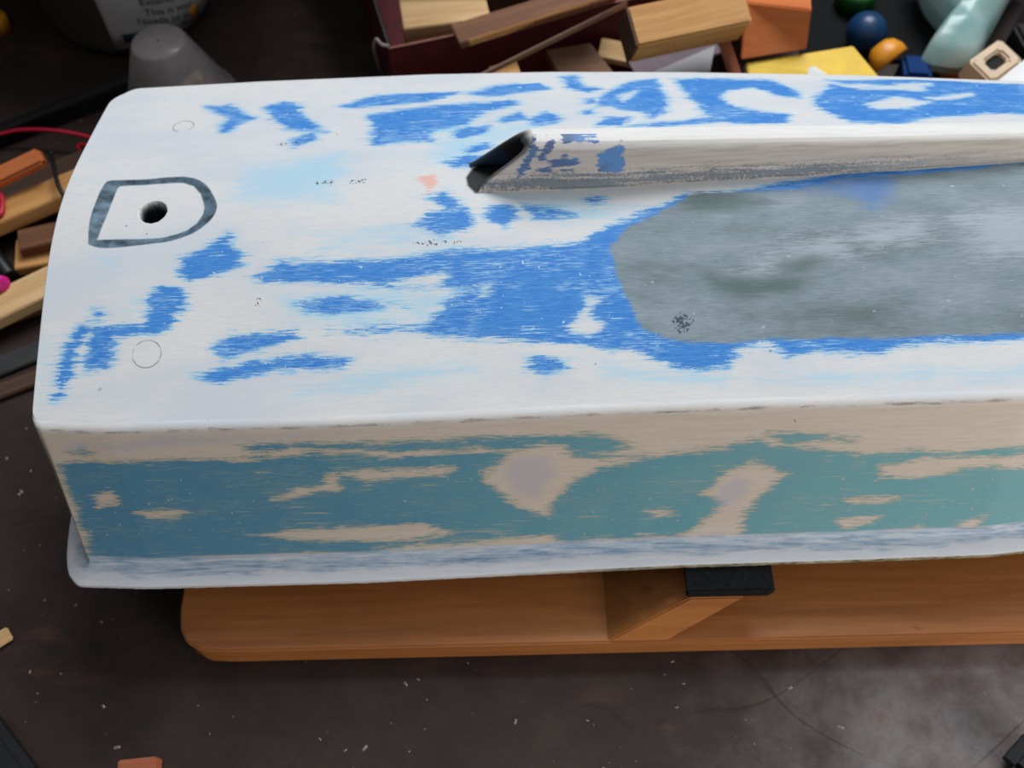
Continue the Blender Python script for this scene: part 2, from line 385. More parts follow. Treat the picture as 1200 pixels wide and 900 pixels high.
TEAL = [
[(-242.4,136.5),(-233.3,139.3),(-214.6,140.4),(-182.8,140.2),(-146.5,139.6),(-91.6,141.5),(-60.2,137.8),(-19.0,138.1),(17.6,136.7),(73.2,130.8),(114.6,133.7),(126.0,138.4),(133.2,139.2),(137.5,135.0),(184.9,128.6),(241.3,126.9),(292.6,129.3),(314.6,61.9),(247.3,65.2),(197.3,65.1),(122.4,65.6),(-2.1,66.7),(-100.8,69.4),(-174.3,71.2),(-242.4,71.4),(-241.0,90.2),(-240.2,112.6)],
[(-93.2,147.1),(-45.8,146.7),(-14.1,146.5),(44.9,145.5),(55.1,141.4),(61.3,137.6),(45.2,135.8),(22.2,138.0),(-18.9,141.7),(-59.8,141.3),(-93.6,144.1)],
[(-140.6,147.0),(-122.4,148.0),(-121.8,145.9),(-136.4,144.9)],
[(-113.4,147.7),(-59.4,146.4),(-59.7,143.4),(-104.8,144.9)],
[(-232.5,145.0),(-226.4,147.2),(-222.4,145.2),(-227.6,143.1)],
[(136.5,142.1),(164.3,140.2),(183.2,137.5),(146.5,136.7)]]
TANCUT = [
[(-17.7,125.6),(-5.4,133.3),(-0.7,138.2),(16.7,142.9),(26.8,139.8),(32.4,133.4),(67.7,129.5),(45.6,125.4),(34.5,120.7),(24.8,111.5),(17.7,97.0),(6.2,101.5),(-1.3,108.6),(-11.5,115.7)],
[(105.3,106.4),(116.2,120.0),(128.6,125.4),(148.5,117.3),(141.0,110.6),(134.6,100.9),(128.6,87.6),(127.5,72.6),(104.4,71.7),(97.8,78.4),(106.3,87.3),(113.2,95.0),(116.5,100.5)],
[(-209.0,108.6),(-194.6,109.8),(-179.7,108.7),(-191.1,104.7),(-204.1,105.6)],
[(-132.7,113.8),(-117.5,120.9),(-103.3,122.6),(-100.0,129.9),(-95.3,130.8),(-95.8,123.4),(-93.4,120.1),(-113.3,118.1)],
[(-183.9,76.9),(-153.4,77.7),(-109.4,78.6),(-86.3,75.4),(-119.9,73.0),(-168.8,74.0)],
[(-150.8,92.1),(-102.3,95.1),(-49.6,94.0),(-35.6,88.1),(-60.0,84.9),(-108.2,87.3)],
[(-79.9,80.3),(-21.3,81.5),(17.7,82.7),(28.5,77.4),(-21.7,73.3),(-70.5,76.8)],
[(27.6,77.5),(106.1,79.2),(109.3,76.8),(47.3,74.0)],
[(185.7,100.1),(214.5,100.6),(217.5,97.7),(191.4,95.4)],
[(207.3,77.0),(234.1,78.8),(239.9,75.0),(215.6,73.2)],
[(136.0,75.8),(165.6,75.8),(166.2,72.3),(141.5,72.0)],
[(253.0,82.0),(267.3,83.7),(264.4,76.3),(294.8,75.7),(296.5,70.2),(260.2,73.6)],
[(200.7,120.1),(223.2,124.5),(279.8,124.0),(295.4,120.6),(297.6,113.9),(252.8,119.1),(226.1,112.1),(202.1,113.7)],
[(75.5,96.6),(87.5,97.1),(92.6,94.1),(80.5,93.5)],
[(-93.0,130.7),(-60.8,130.1),(-33.2,129.6),(-38.1,125.7),(-79.8,124.8)],
[(-230.0,118.4),(-219.8,121.3),(-217.3,113.3),(-229.7,111.3)],
[(183.6,85.6),(197.7,88.4),(207.7,86.8),(189.1,81.9)],
[(-22.0,65.5),(77.5,65.8),(187.5,64.3),(187.8,62.5),(77.7,62.7),(-12.1,63.1)]]
LILAC = [
[(-5.6,126.5),(1.5,133.9),(17.6,134.1),(21.4,122.4),(12.9,109.4),(1.2,112.8)],
[(112.9,107.2),(121.3,116.7),(132.1,113.0),(127.6,103.9),(116.4,97.1)],
[(105.1,79.3),(120.6,81.0),(124.0,72.7),(107.8,72.1)],
[(-235.0,148.9),(-179.6,153.7),(-80.9,155.5),(-81.3,152.5),(-180.5,149.7),(-231.0,147.0)]]
LIPW = [
[(-258.4,63.0),(-101.7,62.2),(47.9,57.2),(317.1,54.3),(320.3,44.6),(48.2,48.5),(-102.9,52.4),(-260.2,56.8)]]
RBLUE = [
[(47.3,215.5),(61.8,221.5),(65.0,205.7),(59.4,201.1),(49.9,203.4)],
[(4.3,204.1),(9.8,214.0),(12.5,223.0),(17.0,225.4),(16.2,215.1),(10.8,203.3),(5.1,197.9)],
[(14.4,213.9),(20.7,221.5),(26.0,224.5),(25.2,220.0),(18.1,209.8)],
[(20.9,209.7),(33.5,215.9),(28.0,217.4),(41.2,209.1),(25.6,205.5)],
[(23.2,226.5),(43.8,228.4),(44.8,225.2),(36.8,224.2),(47.8,221.9),(29.7,220.6)],
[(15.4,205.2),(25.6,206.2),(26.6,202.8),(18.2,201.7)],
[(28.0,204.8),(35.8,205.9),(36.9,202.5),(29.4,202.0)],
[(213.5,223.4),(215.8,225.8),(217.1,219.5),(214.3,219.6)]]
BORE = [
[(-23.5,117.3),(-20.6,123.4),(-9.5,134.0),(2.9,146.4),(28.1,153.6),(22.3,135.1),(-1.5,110.9),(-9.2,105.0),(-18.2,104.9),(-22.5,110.7)]]
REC_OUT = [
[(-232.3,81.3),(-233.8,93.6),(-233.5,107.4),(-231.5,124.9),(-227.4,128.3),(-208.4,127.8),(-186.2,128.5),(-172.7,121.8),(-163.5,106.6),(-164.1,96.4),(-172.6,87.3),(-188.1,81.5),(-209.6,79.2),(-223.8,78.8)]]
REC_IN = [
[(-228.6,85.5),(-227.9,87.1),(-225.1,104.5),(-223.7,123.0),(-222.5,124.3),(-207.8,124.8),(-193.0,125.3),(-186.0,124.8),(-179.5,121.6),(-174.5,115.0),(-171.0,105.2),(-171.2,99.7),(-173.9,94.0),(-178.6,89.7),(-184.0,87.2),(-191.4,85.4),(-205.6,84.9)]]
HOLE = (-0.1997,0.1031,0.1850)
RINGS = [((-0.1972,0.1794,0.1723), 0.0062), ((-0.1933,0.0175,0.1695), 0.0076)]

def sdf(px, py, poly, sx=1.0):
    """signed distance in mm, positive inside; x shrunk by sx so patches fray along the sanding direction"""
    P = np.array(poly, float); P = P * np.array([sx, 1.0])
    out = np.full(px.shape, -30.0)
    qx, qy = px * sx, py
    lo, hi = P.min(0) - 25, P.max(0) + 25
    k = np.where((qx > lo[0]) & (qx < hi[0]) & (qy > lo[1]) & (qy < hi[1]))[0]
    if len(k) == 0: return out
    x, y = qx[k], qy[k]
    d = np.full(x.shape, 1e9); ins = np.zeros(x.shape, bool)
    for i in range(len(P)):
        a, b = P[i], P[(i + 1) % len(P)]
        e = b - a; w0, w1 = x - a[0], y - a[1]
        h = np.clip((w0 * e[0] + w1 * e[1]) / max(e @ e, 1e-9), 0, 1)
        d = np.minimum(d, (w0 - e[0] * h) ** 2 + (w1 - e[1] * h) ** 2)
        c1, c2 = a[1] > y, b[1] > y
        m = c1 != c2
        xi = a[0] + (y - a[1]) / (e[1] if abs(e[1]) > 1e-9 else 1e-9) * e[0]
        ins ^= m & (x < xi)
    d = np.sqrt(d); out[k] = np.where(ins, d, -d)
    return np.clip(out, -30, 30)
def union(px, py, polys, sx=1.0):
    r = np.full(px.shape, -30.0)
    for p in polys: r = np.maximum(r, sdf(px, py, p, sx))
    return r

X0, X1 = -0.253, 0.755
xs_col = np.unique(np.concatenate([np.arange(X0, -0.160, 0.0005), np.arange(-0.160, 0.36, 0.0013), np.arange(0.36, X1, 0.006), [X1]]))
ys_mid = np.arange(0.088, 0.152, 0.0005)
n0, f0 = -0.016, 0.2235
tt = (np.concatenate([n0 + (np.linspace(0, 1, 78) ** 1.25) * (0.0875 - n0), ys_mid, f0 - (np.linspace(1, 0, 58) ** 1.25) * (f0 - 0.1525)]) - (n0 + f0) / 2) / ((f0 - n0) / 2)
tt = np.clip(tt, -1, 1)
NX, NY = len(xs_col), len(tt)
uu = np.clip((np.abs(tt) - np.where(tt > 0, 0.87, 0.955)) / np.where(tt > 0, 0.13, 0.045), 0, 1)
xst = X0 + np.where(tt > 0, 0.0155, 0.0055) * (1 - np.sqrt(1 - 0.985 * uu ** 2)) + 0.002 * tt ** 2
XX = xs_col[:, None] + (xst[None, :] - X0) * np.clip(1 - (xs_col[:, None] - X0) / 0.06, 0, 1)
NN, FF = near(XX), far(XX)
YY = (NN + FF) / 2 + (FF - NN) / 2 * tt[None, :]
ZZ = zbot(XX, YY)
xf, yf = XX.ravel() * 1000, YY.ravel() * 1000
# recess with sloping sides round the rudder plate, and its bored hole
def rounded(poly, n=5):
    q = smooth_path([(a, b, 0) for a, b in poly] + [(*poly[0], 0)], n)
    return [(p.x, p.y) for p in q[:-1]]
so, si = sdf(xf, yf, rounded(REC_OUT[0])), sdf(xf, yf, REC_IN[0])
fr = np.clip(so, 0, None) / (np.clip(so, 0, None) + np.clip(-si, 0, None) + 1e-6)
fr = np.where(so > 0, fr, 0)
fr = fr * fr * (3 - 2 * fr)
dig = 0.0018 * fr
hr = np.hypot(xf / 1000 - HOLE[0], yf / 1000 - HOLE[1])
hk = np.clip((0.0079 - hr) / 0.0011, 0, 1); hk = hk * hk * (3 - 2 * hk)
dig = dig + 0.022 * hk
ZB = ZZ - dig.reshape(ZZ.shape)
# shallow hand-sanding waviness
ZB = ZB + 0.00025 * np.sin(XX * 61 + 1.3 * np.sin(YY * 40)) * np.sin(YY * 53)

verts = np.stack([XX, YY, ZB], -1).reshape(-1, 3)
idx = np.arange(NX * NY).reshape(NX, NY)
faces = np.stack([idx[:-1, :-1], idx[1:, :-1], idx[1:, 1:], idx[:-1, 1:]], -1).reshape(-1, 4)
A = {}
A['blue'] = np.minimum(union(xf, yf, BLUE, 0.6), -union(xf, yf, CUT, 0.6) - 0.8)
A['grey'] = union(xf, yf, GREY, 0.8)
A['greyblue'] = union(xf, yf, GREYB, 0.7)
A['green'] = union(xf, yf, GREEN, 0.5)
A['pale'] = union(xf, yf, PALE, 0.5)
A['wash'] = union(xf, yf, WASH, 0.6)
A['dark'] = union(xf, yf, DARK)
A['pink'] = union(xf, yf, PINK)
A['recess'] = np.where(so > -2, np.minimum(so, -si), -30.0)
A['bore'] = np.maximum(union(xf, yf, BORE), np.clip((7.7 - hr * 1000) * 4, -30, 3))
A['side'] = np.zeros(len(xf)); A['chine'] = np.exp(-((ZZ.ravel() * 1000 - 160) / 1.2) ** 2) * 0.6; A['lilac'] = np.full(len(xf), -30.0); A['edge'] = np.zeros(len(xf)); A['lip'] = np.zeros(len(xf))
for k_ in ('blue', 'wash', 'grey'): A[k_] = np.where(hr < 0.012, -30, A[k_])

# skirt: round the plan outline (near chine from bow to stern, transom, far chine to bow)
ring = np.concatenate([idx[::-1, 0], idx[0, 1:-1], idx[:, -1]])
RP = verts[ring]
d = np.gradient(RP[:, :2], axis=0); d /= np.linalg.norm(d, axis=1)[:, None] + 1e-12
nrm = np.stack([-d[:, 1], d[:, 0]], 1)
nrm[:, 1] *= 1.0
# outline runs right-to-left along the near side, so outward is to the left of travel turned round
if nrm[50, 1] > 0: nrm = -nrm
for _ in range(8):
    nrm[1:-1] = (nrm[:-2] + 2 * nrm[1:-1] + nrm[2:]) / 4
nrm /= np.linalg.norm(nrm, axis=1)[:, None]
prof = []            # (fraction of flare, mm out of the lip, z)
for a in np.linspace(0.12, 1, 9):
    q = a * 1.107
    prof.append((0.119 * math.sin(q) / math.sin(1.107), 0, HB - 0.0033 * (1 - math.cos(q)) / (1 - math.cos(1.107)), 0.0))
for w in np.linspace(0.0, 1, 66)[1:]:
    prof.append((0.119 + w * (0.975 - 0.119), 0, HB - 0.0033 - w * (0.081 - 0.0033), 1.0))
for a in np.linspace(0, 1, 7)[1:]:
    prof.append((0.975 + 0.025 * a, 0.0045 * a * a, HB - 0.081 - 0.0085 * (1 - (1 - a) ** 2), 1.0))
for a in np.linspace(0, 1, 11)[1:]:
    prof.append((1.0, 0.0045 + 0.0085 * a, HB - DP + 0.0005 - 0.0008 * a, 2.0))
for a in (0.5, 1.0): prof.append((1.0, 0.0130 + 0.0006 * math.sin(a * 1.57), HB - DP - 0.0003 - 0.0008 * a, 2.5))
prof.append((1.0, 0.0136, HB - DP - 0.0040, 3.0)); prof.append((1.0, 0.0128, HB - DP - 0.0046, 3.0)); prof.append((1.0, 0.0, HB - DP - 0.0046, 3.0))
taper = np.clip((0.755 - RP[:, 0]) / 0.30, 0.15, 1) ** 0.6
sq = np.sign(nrm) * np.abs(nrm) ** 0.45
base = len(verts); prev = ring
sv, sa = [], []
for fl, lip, z, kind in prof:
    fx = np.where(nrm[:, 0] < 0, -0.0020, 0.02)
    x = RP[:, 0] + nrm[:, 0] * (0.0012 * min(1.0, fl / 0.119) + fx * max(0.0, fl - 0.119) / 0.881) + sq[:, 0] * lip
    y = RP[:, 1] + nrm[:, 1] * FL * taper * fl + sq[:, 1] * lip
    zz = np.full(len(x), z)
    if kind >= 2.5: zz = zz + 0.0004 * np.sin(x * 900) * np.sin(x * 370 + 1)
    sv.append(np.stack([x, y, zz], 1)); sa.append(np.full(len(x), kind))
    cur = base + np.arange(len(ring)) + (len(sv) - 1) * len(ring)
    faces = np.concatenate([faces, np.stack([prev[:-1], prev[1:], cur[1:], cur[:-1]], 1)])
    prev = cur
SV = np.concatenate(sv); SK = np.concatenate(sa)
verts = np.concatenate([verts, SV])
sx_, sz_ = SV[:, 0] * 1000, SV[:, 2] * 1000
nearside = np.tile(nrm[:, 1] < 0, len(prof))
trans = np.tile(np.clip((-nrm[:, 0] - 0.35) / 0.3, 0, 1), len(prof))
teal = np.minimum(union(sx_, sz_, TEAL, 0.6), -union(sx_, sz_, TANCUT, 0.6) - 1.0)
teal = np.where(trans > 0.5, -30, teal)
tz = sz_
add = {'blue': np.where(SK >= 2.0, -30, teal), 'grey': np.full(len(SV), -30.0), 'greyblue': np.full(len(SV), -30.0), 'green': np.full(len(SV), -30.0),
       'pale': np.full(len(SV), -30.0), 'wash': np.full(len(SV), -30.0), 'dark': np.full(len(SV), -30.0), 'pink': np.full(len(SV), -30.0), 'recess': np.full(len(SV), -30.0), 'bore': np.full(len(SV), -30.0),
       'side': np.clip((HB * 1000 - sz_) / 5.0, 0, 1), 'lilac': union(sx_, sz_, LILAC, 0.7), 'chine': np.exp(-((sz_ - 157.5) / 1.8) ** 2) * (SK < 1.5), 'edge': (SK >= 2.5).astype(float),
       'lip': np.clip((82 - sz_) / 9.0, 0, 1) + np.where(SK == 2.0, np.repeat([max(0.0, (p[1] - 0.0045) / 0.0085) for p in prof], len(ring)), 0) + (SK > 2.0)}
for k_ in A: A[k_] = np.concatenate([A[k_], add[k_]])

# paint material: sanded layers chosen by the patch maps and frayed by streaks along the hull
def paint_material():
    t = NT('sanded_boat_paint')
    o = t.tc.outputs['Object']
    st = t.noise(1.0, 5, 0.7, t.vec((38, 620, 620)), 0.2)
    st2 = t.noise(1.0, 4, 0.7, t.vec((120, 1500, 1500)))
    fine = t.noise(900, 3, 0.6)
    blot = t.noise(45, 4, 0.6)
    j = t.math('ADD', t.math('MULTIPLY', t.math('SUBTRACT', st, 0.5), 13.0), t.math('MULTIPLY', t.math('SUBTRACT', st2, 0.5), 12.0))
    j = t.math('ADD', j, t.math('MULTIPLY', t.math('SUBTRACT', t.noise(1.0, 3, 0.6, t.vec((35, 120, 120))), 0.5), 9.0))
    j2 = t.math('ADD', j, t.math('MULTIPLY', t.math('SUBTRACT', fine, 0.5), 2.0))
    side = t.attr('side')
    sepx = t.n('ShaderNodeSeparateXYZ'); t.put(sepx.inputs[0], o)
    # bare filler undercoat: white above, warm buff on the flanks
    white = t.ramp(st2, [(0.30, lin(214, 216, 220)), (0.55, lin(226, 226, 226)), (0.8, lin(232, 228, 220))])
    white = t.mix(t.math('MULTIPLY', t.step(t.noise(1.0, 4, 0.6, t.vec((9, 26, 26))), 0.42, 0.66), 0.75), white, lin(208, 214, 223))
    buff = t.ramp(st, [(0.3, lin(204, 190, 176)), (0.6, lin(216, 203, 188)), (0.8, lin(210, 201, 196))])
    c = t.mix(side, white, buff)
    # thin pale cyan veil left in places
    ws = t.step(t.math('ADD', t.attr('wash'), t.math('MULTIPLY', j2, 2.0)), -2.0, 11.0)
    c = t.mix(t.math('MULTIPLY', ws, 0.72), c, lin(172, 216, 238))
    pk = t.step(t.math('ADD', t.attr('pink'), j2), -1.0, 2.0)
    c = t.mix(t.math('MULTIPLY', pk, 0.8), c, lin(240, 178, 160))
    # blue / teal coat
    bl = t.math('ADD', t.attr('blue'), t.math('MULTIPLY', j2, 0.80))
    bm_ = t.step(bl, -0.7, 0.7)
    bluec = t.mix(t.step(st2, 0.35, 0.7), lin(50, 126, 212), lin(84, 154, 222))
    tealc = t.mix(t.step(t.math('ADD', sepx.outputs[0], t.math('MULTIPLY', t.math('SUBTRACT', blot, 0.5), 0.25)), -0.22, 0.25), lin(88, 142, 172), lin(112, 168, 176))
    thin = t.math('MULTIPLY', t.step(st2, 0.48, 0.62), t.step(t.noise(1.0, 4, 0.6, t.vec((22, 60, 60))), 0.44, 0.60))
    bluec = t.mix(t.math('MULTIPLY', thin, 0.75), bluec, lin(166, 208, 240))
    tealc = t.mix(t.math('MULTIPLY', thin, 0.55), tealc, lin(150, 170, 164))
    full = t.mix(side, bluec, tealc)
    halo = t.mix(side, lin(130, 200, 238), lin(140, 158, 150))
    halom = t.step(t.math('ADD', bl, t.math('MULTIPLY', t.math('SUBTRACT', st2, 0.5), 6.0)), -2.4, -0.2)
    c = t.mix(t.math('MULTIPLY', halom, 0.75), c, halo)
    c = t.mix(bm_, c, full)
    # worn specks and hairline rub marks through the coat
    speck = t.step(t.noise(330, 1.5, 0.5), 0.715, 0.75)
    hair = t.math('MULTIPLY', t.step(t.noise(1.0, 2, 0.6, t.vec((30, 900, 900))), 0.61, 0.68), t.step(blot, 0.47, 0.6))
    rub = t.math('MAXIMUM', speck, hair)
    rubc = t.mix(side, lin(196, 228, 242), lin(190, 182, 164))
    c = t.mix(t.math('MULTIPLY', t.math('MULTIPLY', rub, bm_), 0.8), c, rubc)
    # lilac filler showing on the flank
    li = t.step(t.math('ADD', t.attr('lilac'), j2), -3.0, 3.0)
    c = t.mix(t.math('MULTIPLY', t.math('MULTIPLY', li, side), 0.6), c, lin(184, 182, 198))
    # grey primer area
    gr = t.step(t.math('ADD', t.attr('grey'), t.math('MULTIPLY', j2, 0.4)), -1.0, 1.4)
    cloud = t.noise(1.0, 5, 0.62, t.vec((16, 42, 42)))
    gc = t.ramp(t.math('ADD', t.math('MULTIPLY', cloud, 0.62), t.math('MULTIPLY', st2, 0.38)), [(0.36, lin(104, 120, 122)), (0.5, lin(130, 146, 154)), (0.66, lin(154, 168, 180))])
    pl = t.step(t.math('ADD', t.attr('pale'), t.math('MULTIPLY', j2, 1.5)), -6.0, 8.0)
    gc = t.mix(t.math('MULTIPLY', pl, 0.75), gc, lin(182, 192, 202))  # pale streaks on the grey, with glare at the right painted in
    gn = t.step(t.math('ADD', t.attr('green'), j2), -4.0, 3.0)
    gc = t.mix(t.math('MULTIPLY', gn, 0.6), gc, lin(70, 96, 88))
    gb = t.step(t.math('ADD', t.attr('greyblue'), t.math('MULTIPLY', j2, 1.6)), -3.0, 8.0)
    gc = t.mix(t.math('MULTIPLY', gb, 0.55), gc, lin(50, 120, 206))
    fl_ = t.step(t.noise(150, 2, 0.5, t.vec((1, 1.6, 1.6))), 0.72, 0.76)
    gc = t.mix(t.math('MULTIPLY', fl_, 0.6), gc, lin(196, 206, 212))
    c = t.mix(gr, c, gc)
    # old dark grey-blue paint left in the sloping rim of the recess
    rc = t.step(t.math('ADD', t.attr('recess'), t.math('MULTIPLY', t.math('SUBTRACT', blot, 0.5), 1.6)), -0.5, 0.6)
    rcc = t.ramp(t.noise(1.0, 4, 0.6, t.vec((120, 160, 160))), [(0.35, lin(54, 72, 86)), (0.55, lin(98, 120, 136)), (0.72, lin(120, 150, 176))])
    c = t.mix(rc, c, rcc)
    c = t.mix(t.step(t.attr('bore'), -1.0, 1.0), c, t.mix(t.step(blot, 0.42, 0.58), lin(14, 16, 18), lin(30, 34, 38)))  # inside of hole and skeg opening: depth shade painted into the colour
    ch = t.step(t.math('ADD', t.attr('chine'), t.math('MULTIPLY', t.math('SUBTRACT', t.noise(1.0, 4, 0.7, t.vec((60, 500, 500))), 0.5), 1.6)), 0.75, 1.15)
    c = t.mix(t.math('MULTIPLY', t.math('MULTIPLY', ch, t.step(blot, 0.42, 0.56)), 0.7), c, t.mix(t.step(fine, 0.4, 0.6), lin(150, 128, 106), lin(92, 92, 94)))
    # pits, pencil strokes
    dk = t.step(t.math('ADD', t.attr('dark'), t.math('MULTIPLY', t.math('SUBTRACT', t.noise(700, 2), 0.56), 26.0)), -0.2, 0.6)
    dk = t.math('MULTIPLY', dk, t.step(t.attr('dark'), -1.5, -0.2))
    c = t.mix(t.math('MULTIPLY', dk, 0.85), c, lin(48, 62, 74))
    pit = t.math('MULTIPLY', t.step(t.noise(210, 1, 0.4), 0.775, 0.80), t.step(t.noise(14, 1), 0.55, 0.62))
    c = t.mix(t.math('MULTIPLY', pit, 0.6), c, lin(90, 100, 108))
    for ctr, r in RINGS:
        dn = t.n('ShaderNodeVectorMath', operation='DISTANCE'); t.put(dn.inputs[0], o); dn.inputs[1].default_value = ctr
        rr = t.step(t.math('ABSOLUTE', t.math('SUBTRACT', dn.outputs['Value'], r)), 0.0006, 0.0001)
        rr = t.math('MULTIPLY', rr, t.step(t.noise(120, 2), 0.36, 0.56))
        c = t.mix(t.math('MULTIPLY', rr, 0.75), c, lin(120, 126, 124))
    # rubbing lip: blue-white smear, then the grimy raw edge
    lp = t.attr('lip')
    lipc = t.ramp(t.math('ADD', t.math('MULTIPLY', st, 0.6), t.math('MULTIPLY', t.noise(1.0, 4, 0.7, t.vec((60, 300, 300))), 0.4)),
                  [(0.36, lin(104, 140, 178)), (0.50, lin(182, 198, 216)), (0.62, lin(222, 222, 226)), (0.75, lin(214, 204, 190))])
    c = t.mix(t.math('MULTIPLY', t.step(t.math('ADD', lp, t.math('MULTIPLY', t.math('SUBTRACT', st, 0.5), 0.7)), 0.25, 0.75), 0.9), c, lipc)
    lw = t.step(t.math('ADD', lp, t.math('MULTIPLY', t.math('SUBTRACT', t.noise(1.0, 3, 0.6, t.vec((40, 160, 160))), 0.5), 1.6)), 1.05, 1.5)
    c = t.mix(t.math('MULTIPLY', lw, 0.85), c, lin(226, 226, 230))
    ed = t.math('MULTIPLY', t.attr('edge'), t.step(sepx.outputs[0], -0.05, 0.10))
    edc = t.ramp(t.noise(1.0, 3, 0.7, t.vec((110, 200, 200))), [(0.34, lin(56, 62, 56)), (0.48, lin(150, 142, 112)), (0.7, lin(196, 190, 172))])
    c = t.mix(ed, c, edc)
    h = t.math('ADD', t.math('MULTIPLY', bm_, 0.5), t.math('ADD', t.math('MULTIPLY', st2, 0.35), t.math('MULTIPLY', fine, 0.25)))
    t.bump(h, 0.25, 0.0004)
    return t.base(c, t.math('ADD', 0.52, t.math('MULTIPLY', st2, 0.2)), 0.35)
M_PAINT = paint_material()

hull = empty('boat_hull', (0.1, 0.105, HB - DP - 0.0046))
tag(hull, 'upturned model boat hull with sanded white, blue and grey paint', 'boat hull')
def set_attrs(me, A):
    for k_, a in A.items():
        at = me.attributes.new(k_, 'FLOAT', 'POINT'); at.data.foreach_set('value', np.asarray(a, np.float32))
def quads(name, V, F, m, parent, A=None):
    me = bpy.data.meshes.new(name)
    me.vertices.add(len(V)); me.vertices.foreach_set('co', np.asarray(V, np.float32).ravel())
    me.loops.add(F.size); me.loops.foreach_set('vertex_index', F.astype(np.int32).ravel())
    me.polygons.add(len(F)); me.polygons.foreach_set('loop_start', np.arange(0, F.size, 4, dtype=np.int32))
    me.update(calc_edges=True); me.validate()
    if A: set_attrs(me, A)
    o = obj(name, me, m, None, True)
    o.parent = parent; o.matrix_parent_inverse = Matrix.Translation(-Vector(parent.location))
    return o
shell = quads('hull_shell', verts, faces, M_PAINT, hull, A)

# hole sleeve: dark bush at the bottom of the bored hole
M_HOLE = plain('dark_hole_metal', lin(40, 52, 62), 0.5, 0.4, 0.2)
hz = float(zbot(HOLE[0], HOLE[1]))
bush = lathe('hole_bush', [(0.0074, -0.016), (0.0074, -0.0215), (0.003, -0.0215), (0.003, -0.0255), (0.0005, -0.0255)], M_HOLE, 32)
bush.parent = hull; bush.matrix_parent_inverse = Matrix.Translation(-hull.location); bush.location = (HOLE[0], HOLE[1], hz)

# skeg ridge: a hollow, round-topped fin with its open end cut on the slant
def skeg():
    xs = np.concatenate([np.arange(0, 0.05, 0.0012), np.arange(0.05, 0.34, 0.0022), np.arange(0.34, 0.60, 0.01)])
    xb = -0.0225
    yb = lambda x: np.interp(x, [-.03, .05, .145, .19, .288, .60], [.1078, .1076, .1107, .112, .1170, .117])
    top = lambda x: np.interp(x, [-.03, .05, .14, .19, .285, .60], [.2235, .2225, .2190, .2170, .2125, .196])
    hwid = lambda x: np.interp(x, [-.03, .10, .30, .60], [.0098, .0095, .0085, .006])
    # half profile fractions (a across 0..1 from the base edge to the crown, h height 0..1)
    pr = [(-0.55, -0.06), (-0.30, 0.00), (-0.12, 0.035), (-0.02, 0.10), (0.04, 0.2), (0.08, 0.32), (0.12, 0.46), (0.16, 0.6), (0.20, 0.72), (0.26, 0.83), (0.36, 0.92), (0.52, 0.98), (0.76, 1.0), (1.0, 1.0)]
    def refine(p, n=4):
        out = []
        for (a, b) in zip(p[:-1], p[1:]):
            for k in range(n): out.append((a[0] + (b[0] - a[0]) * k / n, a[1] + (b[1] - a[1]) * k / n))
        return out + [p[-1]]
    half = refine(pr); full = half + [(2 - a, h) for a, h in reversed(half[:-1])]
    V, AT, bandv = [], [], []
    n = len(full)
    for s in xs:
        for a, h in full:
            slant = 0.036 * max(0, h)
            x = xb + (slant + 0.0055 * max(0, 1 - max(0, a))) * max(0, 1 - s / 0.12) + s
            hw = hwid(x); y = yb(x) + a * hw
            zs = float(zbot(x, yb(x) + max(-0.4, min(2.4, a)) * hw))
            z = zs + h * (top(x) - zs) - (0.0006 if h <= 0 else 0)
            V.append((x, y, z)); AT.append(h)
    V = np.array(V); F = []
    for i in range(len(xs) - 1):
        for k in range(n - 1): F.append((i * n + k, (i + 1) * n + k, (i + 1) * n + k + 1, i * n + k + 1))
    # rim and hollow inside: inner profile
    inner = [(k, full[k]) for k in range(n) if full[k][1] >= 0.035]
    def ring_in(t_, depth):
        out = []
        for k, (a, h) in inner:
            aa = 1 + (a - 1) * (1 - t_); hh = 0.06 + (h - 0.06) * (1 - 0.8 * t_) if h > 0.06 else h
            x = xb + 0.036 * max(0, hh) + 0.0055 * max(0, 1 - max(0, aa)) + depth
            hw = hwid(x); y = yb(x) + aa * hw; zs = float(zbot(x, y))
            out.append((x, y, zs + hh * (top(x) - zs)))
        return out
    V = [tuple(v) for v in V]; prevr = [k for k, _ in inner]
    sk = []
    for t_, dep in ((0.10, -0.0006), (0.22, 0.0), (0.26, 0.004), (0.28, 0.03)):
        r = ring_in(t_, dep); b = len(V); V += r; AT += [h for _, (a, h) in inner]
        cur = list(range(b, b + len(r)))
        for q in range(len(r) - 1): F.append((prevr[q], prevr[q + 1], cur[q + 1], cur[q]))
        prevr = cur; sk.append((b, len(r), dep))
    V = np.array(V); F = np.array(F); AT = np.array(AT)
    # far end of the bore closes
    xm, zm = V[:, 0] * 1000, V[:, 2] * 1000
    blue = union(xm, zm, RBLUE, 0.8)
    blue = np.where(V[:, 1] > yb(V[:, 0]) + 0.010, -30, blue)
    inside = np.zeros(len(V)); inside[sk[1][0]:] = 1.0
    rim = np.zeros(len(V)); rim[sk[0][0]:] = 0.8
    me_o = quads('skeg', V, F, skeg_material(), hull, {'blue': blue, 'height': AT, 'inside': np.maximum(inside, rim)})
    b, ln, dep = sk[-1]
    bore = pyd('bore_end', [tuple(V[i]) for i in range(b, b + ln)], [tuple(range(ln))], M_BLACK)
    bore.parent = hull; bore.matrix_parent_inverse = Matrix.Translation(-hull.location)
    return me_o
